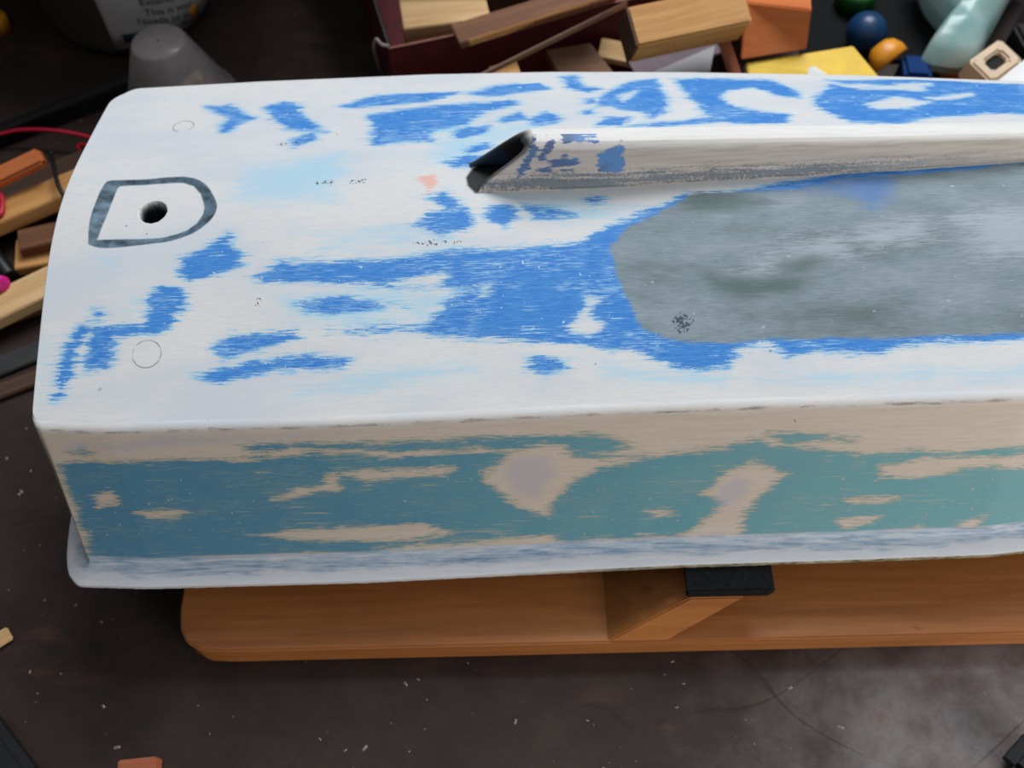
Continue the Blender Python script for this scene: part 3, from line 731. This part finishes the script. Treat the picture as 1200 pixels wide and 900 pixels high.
def skeg_material():
    t = NT('sanded_skeg_paint')
    st = t.noise(1.0, 5, 0.65, t.vec((26, 420, 420)), 0.3)
    fine = t.noise(620, 3, 0.7); blot = t.noise(40, 4)
    h = t.attr('height')
    grey = t.ramp(st, [(0.3, lin(182, 174, 170)), (0.6, lin(206, 198, 190)), (0.8, lin(196, 196, 198))])
    white = t.ramp(st, [(0.3, lin(228, 226, 224)), (0.7, lin(242, 240, 236))])
    c = t.mix(t.step(t.math('ADD', h, t.math('MULTIPLY', t.math('SUBTRACT', st, 0.5), 0.12)), 0.80, 0.93), grey, white)
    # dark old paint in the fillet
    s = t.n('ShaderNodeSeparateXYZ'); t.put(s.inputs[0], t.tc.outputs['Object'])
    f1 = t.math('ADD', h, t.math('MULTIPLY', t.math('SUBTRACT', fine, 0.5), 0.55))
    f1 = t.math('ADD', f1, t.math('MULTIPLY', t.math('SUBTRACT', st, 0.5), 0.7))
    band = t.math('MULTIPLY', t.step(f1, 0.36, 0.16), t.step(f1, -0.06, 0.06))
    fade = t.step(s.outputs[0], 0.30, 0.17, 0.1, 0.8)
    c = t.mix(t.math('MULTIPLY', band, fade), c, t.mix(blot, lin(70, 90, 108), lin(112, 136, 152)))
    wl = t.step(h, 0.02, -0.02)
    c = t.mix(wl, c, white)
    b = t.step(t.math('ADD', t.math('ADD', t.attr('blue'), t.math('MULTIPLY', t.math('SUBTRACT', t.noise(260, 4, 0.6, t.vec((0.6, 1, 1.6))), 0.5), 9.0)), t.math('MULTIPLY', t.math('SUBTRACT', st, 0.5), 6.0)), -0.4, 0.9)
    c = t.mix(t.math('MULTIPLY', b, 0.9), c, t.mix(t.step(blot, 0.4, 0.6), lin(64, 100, 150), lin(76, 138, 204)))
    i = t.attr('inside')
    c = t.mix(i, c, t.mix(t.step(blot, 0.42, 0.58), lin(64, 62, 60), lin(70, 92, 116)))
    t.bump(t.math('ADD', st, fine), 0.3, 0.0005)
    return t.base(c, 0.6, 0.35)
skeg()

# ---------------------------------------------------------------- cradle under the hull
cradle = empty('wooden_cradle', (0.1, 0.0, 0.0))
tag(cradle, 'varnished wooden cradle with black foam pads carrying the boat hull', 'cradle')
def part(o, parent):
    mw = o.matrix_world.copy(); o.parent = parent; o.matrix_parent_inverse = Matrix.Translation(-Vector(parent.location)); return o
def board(pts, z0, z1, name):
    bm = bmesh.new()
    f = bm.faces.new([bm.verts.new((x, y, z1)) for x, y in pts])
    r = bmesh.ops.extrude_face_region(bm, geom=[f])
    for v in [g for g in r['geom'] if isinstance(g, bmesh.types.BMVert)]: v.co.z = z0
    bmesh.ops.bevel(bm, geom=list(bm.edges), offset=0.0012, segments=2, affect='EDGES')
    return part(bm_obj(name, bm, M_BOARD), cradle)
BT = 0.025
# front board: rounded clipped corner at the stern end
board([(-0.2055, 0.03), (-0.2055, -0.0765), (-0.2035, -0.0885), (-0.1985, -0.0965), (-0.190, -0.1012), (-0.176, -0.1022), (0.62, -0.1008), (0.62, 0.03)], 0.0, BT, 'base_board')
board([(-0.2085, 0.20), (0.62, 0.20), (0.62, 0.31), (-0.19, 0.31), (-0.2085, 0.29)], 0.0, BT, 'base_board')
def support(xb0, xb1, xt0, xt1):
    """leaning cross plank with a foam pad along its top"""
    z0, z1 = BT, 0.0525
    v = []
    for y0, y1, in (((-0.1012, -0.0845)), (0.30, 0.285)):
        v += [(xb0, y0, z0), (xb1, y0, z0), (xt1, y1, z1), (xt0, y1, z1)]
    bm = bmesh.new(); vs = [bm.verts.new(p) for p in v]
    for f in ((0, 1, 2, 3), (7, 6, 5, 4), (0, 4, 5, 1), (1, 5, 6, 2), (2, 6, 7, 3), (3, 7, 4, 0)): bm.faces.new([vs[i] for i in f])
    bmesh.ops.bevel(bm, geom=list(bm.edges), offset=0.0008, segments=2, affect='EDGES')
    part(bm_obj('support_plank', bm, M_BOARD), cradle)
    bm = bmesh.new()
    y0, y1, a, b = -0.0835, 0.284, z1, HB - DP - 0.0052
    sec = [(xt0 - 0.002, a), (xt1 + 0.013, a), (xt1 + 0.0165, (a + b) / 2), (xt1 + 0.014, b), (xt0 - 0.004, b)]
    r0 = [bm.verts.new((x, y0 + random.uniform(-.0008, .0008), z)) for x, z in sec]; r1 = [bm.verts.new((x, y1, z)) for x, z in sec]
    bm.faces.new(r0); bm.faces.new(r1[::-1])
    for i in range(5): bm.faces.new((r0[i], r1[i], r1[(i + 1) % 5], r0[(i + 1) % 5]))
    bmesh.ops.bevel(bm, geom=list(bm.edges), offset=0.0009, segments=2, affect='EDGES')
    part(bm_obj('foam_pad', bm, M_FOAM), cradle)
support(0.0538, 0.0900, 0.1010, 0.1330)
support(0.4200, 0.4570, 0.4300, 0.4640)

# ---------------------------------------------------------------- things at the back left
tubx, tuby, _ = (-0.3432,0.5075,0.0000)
tub = empty('plastic_tub', (tubx, tuby, 0))
tag(tub, 'white plastic tub with a printed label standing at the back', 'tub')
def tubr(z): return 0.072 + 0.012 * min(1, z / 0.14)
body = lathe('tub_body', [(0.001, 0.0015), (0.060, 0.0), (0.067, 0.002), (0.071, 0.007), (0.073, 0.015), (tubr(0.14), 0.14), (tubr(0.14) + 0.004, 0.142), (tubr(0.14) + 0.004, 0.152), (tubr(0.14) - 0.003, 0.154), (tubr(0.14) - 0.004, 0.146), (0.001, 0.146)], M_TUBG, 56, tub)
def curved(name, u0, u1, z0, z1, m, off=0.0004, nu=30, nz=6, slope=0.0):
    v, f = [], []
    for i in range(nu + 1):
        for k in range(nz + 1):
            z = z0 + (z1 - z0) * k / nz; u = u0 + (u1 - u0) * i / nu + slope * (z - z0)
            r = tubr(z) + off; v.append((r * math.cos(u), r * math.sin(u), z))
    for i in range(nu):
        for k in range(nz):
            a = i * (nz + 1) + k; f.append((a, a + nz + 1, a + nz + 2, a + 1))
    o = pyd(name, v, f, m, tub, True)
    sol = o.modifiers.new('s', 'SOLIDIFY'); sol.thickness = 0.0003
    return o
label_ = curved('label', -1.56, -0.02, 0.012, 0.125, M_TUB, slope=0.6)
def print_text(s, u, z, size, m, tilt=0.0):
    cu = bpy.data.curves.new('print', 'FONT'); cu.body = s; cu.size = size
    o = bpy.data.objects.new('label_print', cu); COL.objects.link(o)
    bpy.context.view_layer.update()
    me = bpy.data.meshes.new_from_object(o.evaluated_get(bpy.context.evaluated_depsgraph_get()))
    bpy.data.objects.remove(o)
    for v in me.vertices:
        x, y = v.co.x, v.co.y
        zz = z + y + x * tilt; r = tubr(zz) + 0.0011; a = u + x / r
        v.co = (r * math.cos(a), r * math.sin(a), zz)
    return obj('label_print', me, m, tub)
print_text('Exterior use', -1.10, 0.0545, 0.0098, M_INK, -0.36)
print_text('This is your', -1.09, 0.0430, 0.0098, M_INK, -0.36)
print_text('Needs to avoid', -1.20, 0.0365, 0.0098, M_INK, -0.36)
print_text('sand & oil', -0.72, 0.0165, 0.0090, M_INK, -0.30)
curved('label_print', -1.42, -1.06, 0.020, 0.029, M_INKT, 0.0012, 10, 2)
curved('label_print', -0.56, -0.42, 0.016, 0.026, M_AMBER, 0.0012, 6, 2)

cx, cy, _ = (-0.2797,0.3805,0.0000)
cup = lathe('plastic_cup', [(0.0475, 0.0), (0.049, 0.002), (0.0465, 0.004), (0.044, 0.010), (0.0225, 0.064), (0.020, 0.0665), (0.001, 0.0665)], M_CUP, 48, None, Matrix.Translation((cx, cy, 0)))
tag(cup, 'clear plastic cup turned upside down in front of the white tub', 'cup')
bit = beam('wood_chip', (cx - 0.006, cy - 0.004, 0.004), (cx + 0.022, cy + 0.004, 0.026), 0.012, 0.006, M_PALE)
tag(bit, 'pale wood chip seen through the upturned clear cup', 'wood chip')
bit = beam('wood_chip', (cx + 0.004, cy + 0.012, 0.004), (cx + 0.028, cy + 0.014, 0.0045), 0.010, 0.007, M_REDW)
tag(bit, 'small red chip seen through the upturned clear cup', 'plastic chip')

# ---------------------------------------------------------------- left pile
w_ = tube('red_wire', [(-0.4619,0.3284,0.0120), (-0.4199,0.3338,0.0140), (-0.4018,0.3357,0.0160), (-0.3741,0.3324,0.0180), (-0.3486,0.3279,0.0160), (-0.3311,0.3208,0.0140), (-0.3410,0.3240,0.0080), (-0.3582,0.3293,0.0030), (-0.3460,0.3109,0.0030), (-0.3118,0.3006,0.0030)], 0.0017, M_REDW)
tag(w_, 'thin red wire curving to the hull stern above the wood scraps', 'wire')
w_ = tube('black_wire', [(-0.3600,0.2916,0.0340), (-0.3497,0.2681,0.0400), (-0.3432,0.2528,0.0415), (-0.3373,0.2425,0.0395), (-0.3308,0.2344,0.0370), (-0.3285,0.2448,0.0040)], 0.0018, M_BLACK)
tag(w_, 'short black wire looping down over the wood slat at the stern', 'wire')
w_ = tube('red_wire', [(-0.3989,0.2507,0.0300), (-0.3939,0.2544,0.0315), (-0.3885,0.2457,0.0315), (-0.3872,0.2343,0.0310), (-0.3939,0.2303,0.0300)], 0.0020, M_REDW)
tag(w_, 'loop of crimson wire at the left edge beside the orange stick', 'wire')
o = beam('square_stick', (-0.4282,0.2446,0.0340), (-0.3598,0.2796,0.0440), 0.0125, 0.0125, M_ORANGE, 0.5, 0.002)
tag(o, 'orange square wooden stick with its end free, topmost at left', 'wood stick')
o = beam('wood_batten', (-0.4340,0.2155,0.0200), (-0.3216,0.2792,0.0220), 0.027, 0.012, M_PINE, -0.12)
tag(o, 'wide tan slat with a dark nick running under the stern', 'wood slat')
o = beam('wood_batten', (-0.4489,0.2456,0.0070), (-0.3268,0.3142,0.0070), 0.026, 0.012, M_DARKW)
tag(o, 'dull brown slat lying behind the wide tan slat', 'wood slat')
o = beam('wood_block', (-0.3760,0.2178,0.0140), (-0.3161,0.2346,0.0140), 0.020, 0.010, M_BROWN, 0.0)
tag(o, 'brown wood block with a painted lit front between two tan slats', 'wood block')
o = beam('lit_front', (-0.3815,0.2121,0.0045), (-0.3179,0.2254,0.0045), 0.030, 0.009, M_PINE, 0.0)  # orange strip stands in for the lit front face of the block
tag(o, 'orange tan strip painted as the lit front of the brown wood block', 'wood strip')
o = beam('wood_batten', (-0.4132,0.1317,0.0160), (-0.3146,0.1967,0.0160), 0.0265, 0.011, M_PALE)
tag(o, 'pale clean slat below the others beside the stern', 'wood slat')
o = beam('wood_batten', (-0.4176,0.1485,0.0040), (-0.3187,0.1945,0.0040), 0.030, 0.0075, M_BROWN)
tag(o, 'brown slat hidden mostly beneath the pale clean slat', 'wood slat')
o = beam('rubber_strip', (-0.4105,0.0955,0.0020), (-0.3101,0.1464,0.0020), 0.017, 0.003, M_TAPE)
tag(o, 'flat charcoal rubber strip on the floor beside the stern', 'strip')
o = beam('wood_batten', (-0.4045,0.0754,0.0030), (-0.3163,0.1162,0.0030), 0.012, 0.004, M_DARKW)
tag(o, 'thin dark brown lath on the floor beside the charcoal strip', 'wood lath')
o = beam('dark_batten', (-0.4487,0.3242,0.0080), (-0.2993,0.4078,0.0080), 0.012, 0.016, M_BLACK)
tag(o, 'long dark batten on the floor behind the red wire', 'batten')
pen = empty('marker_pen', (-0.3883,0.1884,0.0060))
tag(pen, 'black marker pen with a magenta end beside the pale slat', 'pen')
def pen_part(name, a, b, r, m):
    M = frame_from(a, b); L = (Vector(b) - Vector(a)).length
    o = lathe(name, [(0.0005, 0), (r * 0.85, 0), (r, 0.001), (r, L - 0.001), (r * 0.85, L), (0.0005, L)], m, 20)
    o.matrix_world = Matrix.Translation(Vector(a)) @ (Vector(b) - Vector(a)).to_track_quat('Z', 'Y').to_matrix().to_4x4()
    mw = o.matrix_world.copy(); o.parent = pen; o.matrix_parent_inverse = Matrix.Translation(-Vector(pen.location)); o.matrix_basis = mw
pen_part('barrel', (-0.4210,0.2404,0.0062), (-0.3813,0.1921,0.0062), 0.0062, M_BLACK)
pen_part('end_cap', (-0.3794,0.1747,0.0235), (-0.3721,0.1708,0.0265), 0.0060, M_MAGENTA)
o = lathe('bottle_cap', [(0.0005, 0.014), (0.009, 0.014), (0.011, 0.012), (0.0115, 0.0), (0.0095, 0.0), (0.009, 0.011), (0.0005, 0.011)], M_AMBER, 28, None, Matrix.Translation((-0.4616,0.4787,0.0000)))
tag(o, 'yellow bottle cap at the left edge beyond the tub', 'cap')
o = beam('wood_chip', (-0.3295,-0.0903,0.0030), (-0.3178,-0.0815,0.0030), 0.009, 0.004, M_PALE)
tag(o, 'pale wood chip on the floor at the lower left edge', 'wood chip')
o = beam('wood_offcut', (-0.2327,-0.1665,0.0060), (-0.2103,-0.1642,0.0060), 0.012, 0.010, M_RED)
tag(o, 'reddish wood offcut at the bottom edge of the floor', 'wood offcut')
o = beam('tool_handle', (-0.3232,-0.1349,0.0100), (-0.2836,-0.1748,0.0100), 0.022, 0.018, M_BLACK, 0, 0.005)
tag(o, 'black tool handle at the lower left corner', 'tool handle')
o = beam('tool_handle', (0.2805,-0.1800,0.0100), (0.3053,-0.1600,0.0100), 0.02, 0.018, M_BLACK, 0, 0.006)
tag(o, 'black rounded tool handle at the lower right corner', 'tool handle')

# ---------------------------------------------------------------- tray of offcuts behind the hull
ca, sa_ = math.cos(math.radians(15)), math.sin(math.radians(15))
tx, ty, tz_ = (-0.0908,0.3491,0.0800)
def tl(u, v, z): return (tx + u * ca - v * sa_, ty + u * sa_ + v * ca, z)
tray = empty('cardboard_tray', (tx, ty, 0))
tag(tray, 'maroon cardboard tray holding wood offcuts behind the hull', 'tray')
RZ = Matrix.Rotation(math.radians(15), 4, 'Z')
def tray_part(name, u0, u1, v0, v1, z0, z1, m):
    bm = box_bm(u1 - u0, v1 - v0, z1 - z0, 0.0006)
    o = bm_obj(name, bm, m, None, False)
    o.parent = tray; c_ = tl((u0 + u1) / 2, (v0 + v1) / 2, (z0 + z1) / 2)
    o.matrix_basis = Matrix.Translation(Vector(c_) - Vector(tray.location)) @ RZ
TW, TD, TH = 0.36, 0.26, 0.08
tray_part('tray_wall', 0, TW, 0, 0.003, 0.0, TH - 0.0012, M_MAROON)
tray_part('tray_wall', 0, 0.003, 0.003, TD, 0.0, TH - 0.0012, M_MAROON)
tray_part('tray_wall', TW - 0.003, TW, 0.003, TD, 0.0, TH - 0.0012, M_MAROON)
tray_part('tray_wall', 0, TW, TD, TD + 0.003, 0.0, TH - 0.0012, M_MAROON)
tray_part('tray_base', 0.003, TW - 0.003, 0.003, TD, 0.001, 0.004, M_MAROON)
tray_part('worn_rim', 0, TW, 0, 0.003, TH - 0.0012, TH, M_KRAFT)
tray_part('worn_rim', 0, 0.003, 0.003, TD, TH - 0.0012, TH, M_TAPE)
c_ = tube('cord', [tl(0.001, 0.002, 0.0815), (-0.0957,0.3504,0.0840), (-0.0996,0.3539,0.0860), (-0.1043,0.3648,0.0700), (-0.1062,0.3795,0.0450), (-0.1070,0.3977,0.0120), (-0.1046,0.3991,0.0020)], 0.0014, M_TWINE)
tag(c_, 'grey cord looped over the corner of the maroon tray', 'cord')
o = beam('wood_block', (-0.0842,0.4019,0.0550), (-0.0149,0.4122,0.0550), 0.050, 0.046, M_PALE, 0.05)
tag(o, 'pale wood block inside the left corner of the maroon tray', 'wood block')
o = beam('wood_board', (-0.0860,0.4272,0.0600), (0.0211,0.4302,0.0600), 0.030, 0.060, M_DARKW)
tag(o, 'dark brown board behind the pale block in the tray', 'wood board')
o = beam('wood_batten', (-0.0380,0.3543,0.0865), (0.0840,0.3957,0.0940), 0.024, 0.006, M_BROWN)
tag(o, 'brown slat laid across the tray front with a bright edge', 'wood slat')
o = beam('lit_edge', (-0.0280,0.3457,0.0875), (0.0921,0.3881,0.0950), 0.0022, 0.0066, M_PINE)  # separate bright strip stands in for light on the slat's edge
tag(o, 'thin bright pine strip painted as the lit edge of the brown tray slat', 'wood strip')
o = beam('wood_lath', (-0.0241,0.3252,0.0700), (0.0942,0.3656,0.1050), 0.0022, 0.006, M_LATH, 0.3)
tag(o, 'thin long lath slanting across the face of the maroon tray', 'wood lath')
o = beam('wood_offcut', (-0.0117,0.3402,0.0620), (0.0107,0.3452,0.0620), 0.014, 0.004, M_PINE)
tag(o, 'small tan offcut against the hull below the slanting lath', 'wood offcut')
o = plate('wood_board', [(0.0334,0.3728,0.0560), (0.0698,0.3797,0.0560), (0.0932,0.3448,0.0460), (0.0464,0.3462,0.0460)], 0.010, M_BROWN)
tag(o, 'brown board end leaning between the tray and the hull', 'wood board')
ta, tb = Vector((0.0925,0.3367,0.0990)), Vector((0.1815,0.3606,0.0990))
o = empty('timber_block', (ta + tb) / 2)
tag(o, 'chunky pine block with an end darkened as shade lying across the tray', 'wood block')
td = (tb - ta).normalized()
for nm, a_, b_, m_, e_ in (('block_body', ta, tb, M_PINE, 0.0), ('shaded_end', ta - td * 0.0008, ta + td * 0.0006, M_DARKW, 0.0)):  # thin dark cap paints shade on the end facing away from the light
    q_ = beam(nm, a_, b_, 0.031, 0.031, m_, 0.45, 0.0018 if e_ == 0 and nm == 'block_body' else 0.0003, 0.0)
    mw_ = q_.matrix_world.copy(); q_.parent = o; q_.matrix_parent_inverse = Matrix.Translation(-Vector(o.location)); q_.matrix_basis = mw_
o = beam('wood_offcut', (0.0783,0.3829,0.0460), (0.1051,0.3740,0.0460), 0.016, 0.012, M_PALE, 0.5)
tag(o, 'small pale offcut tucked under the chunky pine block', 'wood offcut')
o = plate('card_sheet', [(0.0997,0.3637,0.0500), (0.1717,0.3856,0.0500), (0.1806,0.3755,0.0480), (0.1068,0.3461,0.0480)], 0.003, M_MAUVE, 0.0004)
tag(o, 'mauve grey card sheet below the chunky pine block', 'card')
o = plate('card_sheet', [(0.1115,0.3439,0.0535), (0.1714,0.3765,0.0535), (0.1616,0.3378,0.0515), (0.1138,0.3364,0.0515)], 0.002, M_GREY, 0.0004)
tag(o, 'pale grey card resting against the far edge of the hull', 'card')
o = beam('wood_stick', (0.1623,0.3700,0.0950), (0.1834,0.3325,0.0550), 0.0078, 0.007, M_RED)
tag(o, 'thin reddish stick standing between pine block and orange block', 'wood stick')
o = plate('orange_block', [(0.1889,0.3808,0.0920), (0.2393,0.3703,0.0920), (0.2419,0.3619,0.0600), (0.1876,0.3509,0.0600)], 0.040, M_ORANGE, 0.0012)
tag(o, 'square orange wood block above the yellow plate', 'wood block')
o = beam('dark_batten', (0.1989,0.4943,0.0300), (0.1951,0.3956,0.0300), 0.010, 0.058, M_DARKW)
tag(o, 'dark batten on edge left of the square orange block', 'batten')
o = plate('yellow_plate', [(0.1928,0.3532,0.0560), (0.2823,0.3702,0.0560), (0.3016,0.3344,0.0500), (0.1956,0.3356,0.0500)], 0.008, M_YELLOW, 0.001)
tag(o, 'bright yellow plastic plate behind the far edge of the hull', 'plate')
o = plate('paper_scrap', [(0.2415,0.3443,0.0575), (0.2471,0.3451,0.0575), (0.2601,0.3356,0.0535), (0.2398,0.3362,0.0535)], 0.0008, M_WHITE, 0.0002)
tag(o, 'white paper scrap lying on the yellow plate', 'paper')
o = plate('dark_sheet', [(0.2778,0.5259,0.0040), (0.4220,0.5213,0.0040), (0.3944,0.4085,0.0040), (0.2591,0.4125,0.0040)], 0.0038, M_FOAM, 0.0006)  # flat black sheet added to make the lit floor here read dark
tag(o, 'black sheet added to darken the floor under the blue ball', 'mat')
bx, by, bz = (0.3142,0.4257,0.0210)
o = lathe('ball', [(0.0172 * math.sin(a) + 1e-4, -0.0172 * math.cos(a)) for a in np.linspace(0, math.pi, 25)], M_NAVY, 36, None, Matrix.Translation((bx, by, 0.0213)))
tag(o, 'dark blue ball between the yellow plate and clear bag', 'ball')
o = lathe('bottle_cap', [(0.0005, 0.02), (0.014, 0.02), (0.017, 0.017), (0.018, 0.0), (0.016, 0.0), (0.015, 0.016), (0.0005, 0.017)], M_GREEN, 30, None, Matrix.Translation((0.3183,0.4793,0.0042)))
tag(o, 'dark green cap at the back behind the blue ball', 'cap')
gx, gy, gz = (0.3193,0.3811,0.0340)
o = lathe('scoop', [(0.0005, 0.013), (0.007, 0.0125), (0.0125, 0.009), (0.016, 0.002), (0.0165, -0.005), (0.0150, -0.005), (0.0145, 0.001), (0.011, 0.0075), (0.0005, 0.0115)], M_AMBER, 32, None,
          Matrix.Translation((gx, gy, gz)) @ Matrix.Rotation(math.radians(-62), 4, 'X') @ Matrix.Rotation(math.radians(-35), 4, 'Y') @ Matrix.Diagonal((1.0, 0.72, 1, 1)))
tag(o, 'rounded amber plastic scoop beside the yellow plate', 'scoop')
o = beam('blue_block', (0.3298,0.3693,0.0205), (0.3521,0.3667,0.0205), 0.026, 0.032, M_COBALT, 0, 0.003)
tag(o, 'blue plastic block behind the hull beside the clear bag', 'block')
# crumpled clear bag
def bag():
    ol = [(0.3662,0.5021,0.0200), (0.3634,0.4618,0.0200), (0.3712,0.4360,0.0200), (0.3775,0.4152,0.0200), (0.3808,0.4014,0.0200), (0.3599,0.3936,0.0200), (0.3462,0.3714,0.0200), (0.3833,0.3643,0.0200), (0.4078,0.3984,0.0200), (0.4352,0.4406,0.0200), (0.4599,0.4758,0.0200), (0.4795,0.5103,0.0200)]
    c = sum((Vector(p) for p in ol), Vector()) / len(ol); c.z = 0
    pts = smooth_path(ol + [ol[0]], 6)
    V, F = [], []; n = len(pts); K_ = 12
    for side_ in (1, -1):
        for k in range(K_ + 1):
            s = k / K_
            for i, p in enumerate(pts):
                q = c + (Vector((p.x, p.y, 0)) - c) * s
                hh = 0.028 * math.sqrt(max(0, 1 - s ** 2.2))
                cr = 0.004 * math.sin(q.x * 150 + 60 * q.y) * math.sin(q.y * 210 - 40 * q.x) * (1 - s)
                V.append((q.x, q.y, 0.0365 + side_ * (hh + cr if side_ > 0 else hh)))
    for side_ in (0, 1):
        b = side_ * (K_ + 1) * n
        for k in range(K_):
            for i in range(n - 1):
                f = (b + k * n + i, b + k * n + i + 1, b + (k + 1) * n + i + 1, b + (k + 1) * n + i)
                F.append(f if side_ == 0 else f[::-1])
    return pyd('plastic_bag', V, F, M_BAG, None, True)
o = bag(); tag(o, 'crumpled clear plastic bag with a teal tint at the back right', 'bag')
o = beam('orange_offcut', (0.3733,0.3854,0.0140), (0.3937,0.3910,0.0140), 0.020, 0.016, M_ORANGE, 0, 0.002)
tag(o, 'orange wood offcut showing through the clear bag', 'wood offcut')
# pale slotted block
def slotted():
    bm = bmesh.new()
    out = [(-0.020, -0.013), (0.020, -0.013), (0.020, 0.013), (-0.020, 0.013)]; inn = [(-0.010, -0.0055), (0.010, -0.0055), (0.010, 0.0055), (-0.010, 0.0055)]
    R = []
    for pts, z in ((out, 0.010), (inn, 0.010), (inn, -0.010), (out, -0.010)): R.append([bm.verts.new((x, y, z)) for x, y in pts])
    for a in range(4):
        for k in range(4):
            bm.faces.new((R[a][k], R[a][(k + 1) % 4], R[(a + 1) % 4][(k + 1) % 4], R[(a + 1) % 4][k]))
    bmesh.ops.bevel(bm, geom=list(bm.edges), offset=0.0018, segments=2, affect='EDGES')
    x, y, z = (0.3880,0.3450,0.0520)
    return bm_obj('slotted_block', bm, M_BEIGE, None, False, Matrix.Translation((x, y, z)) @ Matrix.Rotation(math.radians(38), 4, 'Z') @ Matrix.Rotation(math.radians(12), 4, 'X'))
o = slotted(); tag(o, 'beige block with a dark slot beside the clear bag', 'block')
bm_obj('slot_shade', box_bm(0.0215, 0.0125, 0.004, 0.0), M_BLACK, o).location = (0, 0, 0.003)  # black insert stands in for the shade inside the slot
o = beam('black_box', (0.4290,0.3934,0.0220), (0.4943,0.3977,0.0220), 0.030, 0.044, M_BLACK, 0, 0.003)
tag(o, 'black box behind the beige slotted block', 'box')
o = beam('grey_box', (0.4558,0.4236,0.0300), (0.5212,0.4259,0.0300), 0.050, 0.060, M_MAUVE, 0, 0.002)
tag(o, 'grey box at the right edge behind the black box', 'box')
o = plate('paper_sheet', [(0.3735,0.3080,0.0700), (0.4078,0.3369,0.0700), (0.4534,0.3422,0.0700), (0.4396,0.2912,0.0660), (0.3816,0.2929,0.0660)], 0.0012, M_WHITE, 0.0003)
tag(o, 'bright white paper sheet at the right edge behind the hull', 'paper')

# ---------------------------------------------------------------- sawdust and crumbs
V, F = [], []
for _ in range(34):
    px = random.uniform(-0.34, 0.36); py = random.uniform(-0.19, -0.105) if random.random() < 0.6 else random.uniform(-0.19, 0.1)
    if py > -0.105 and px > -0.24: px = random.uniform(-0.40, -0.25)
    s = random.uniform(0.0003, 0.0009); a = random.uniform(0, 6.28); L = s * random.uniform(1, 2.5)
    b = len(V)
    for sx2, sy2, z in ((-1, -1, 0), (1, -1, 0), (1, 1, 0), (-1, 1, 0), (0, 0, 1)):
        V.append((px + L * sx2 * math.cos(a) - s * sy2 * math.sin(a), py + L * sx2 * math.sin(a) + s * sy2 * math.cos(a), 0.0001 + z * s))
    F += [(b, b + 1, b + 4), (b + 1, b + 2, b + 4), (b + 2, b + 3, b + 4), (b + 3, b, b + 4)]
o = pyd('sawdust', V, F, M_TWINE)
tag(o, 'pale sawdust crumbs scattered over the dark floor', 'sawdust', kind='stuff')
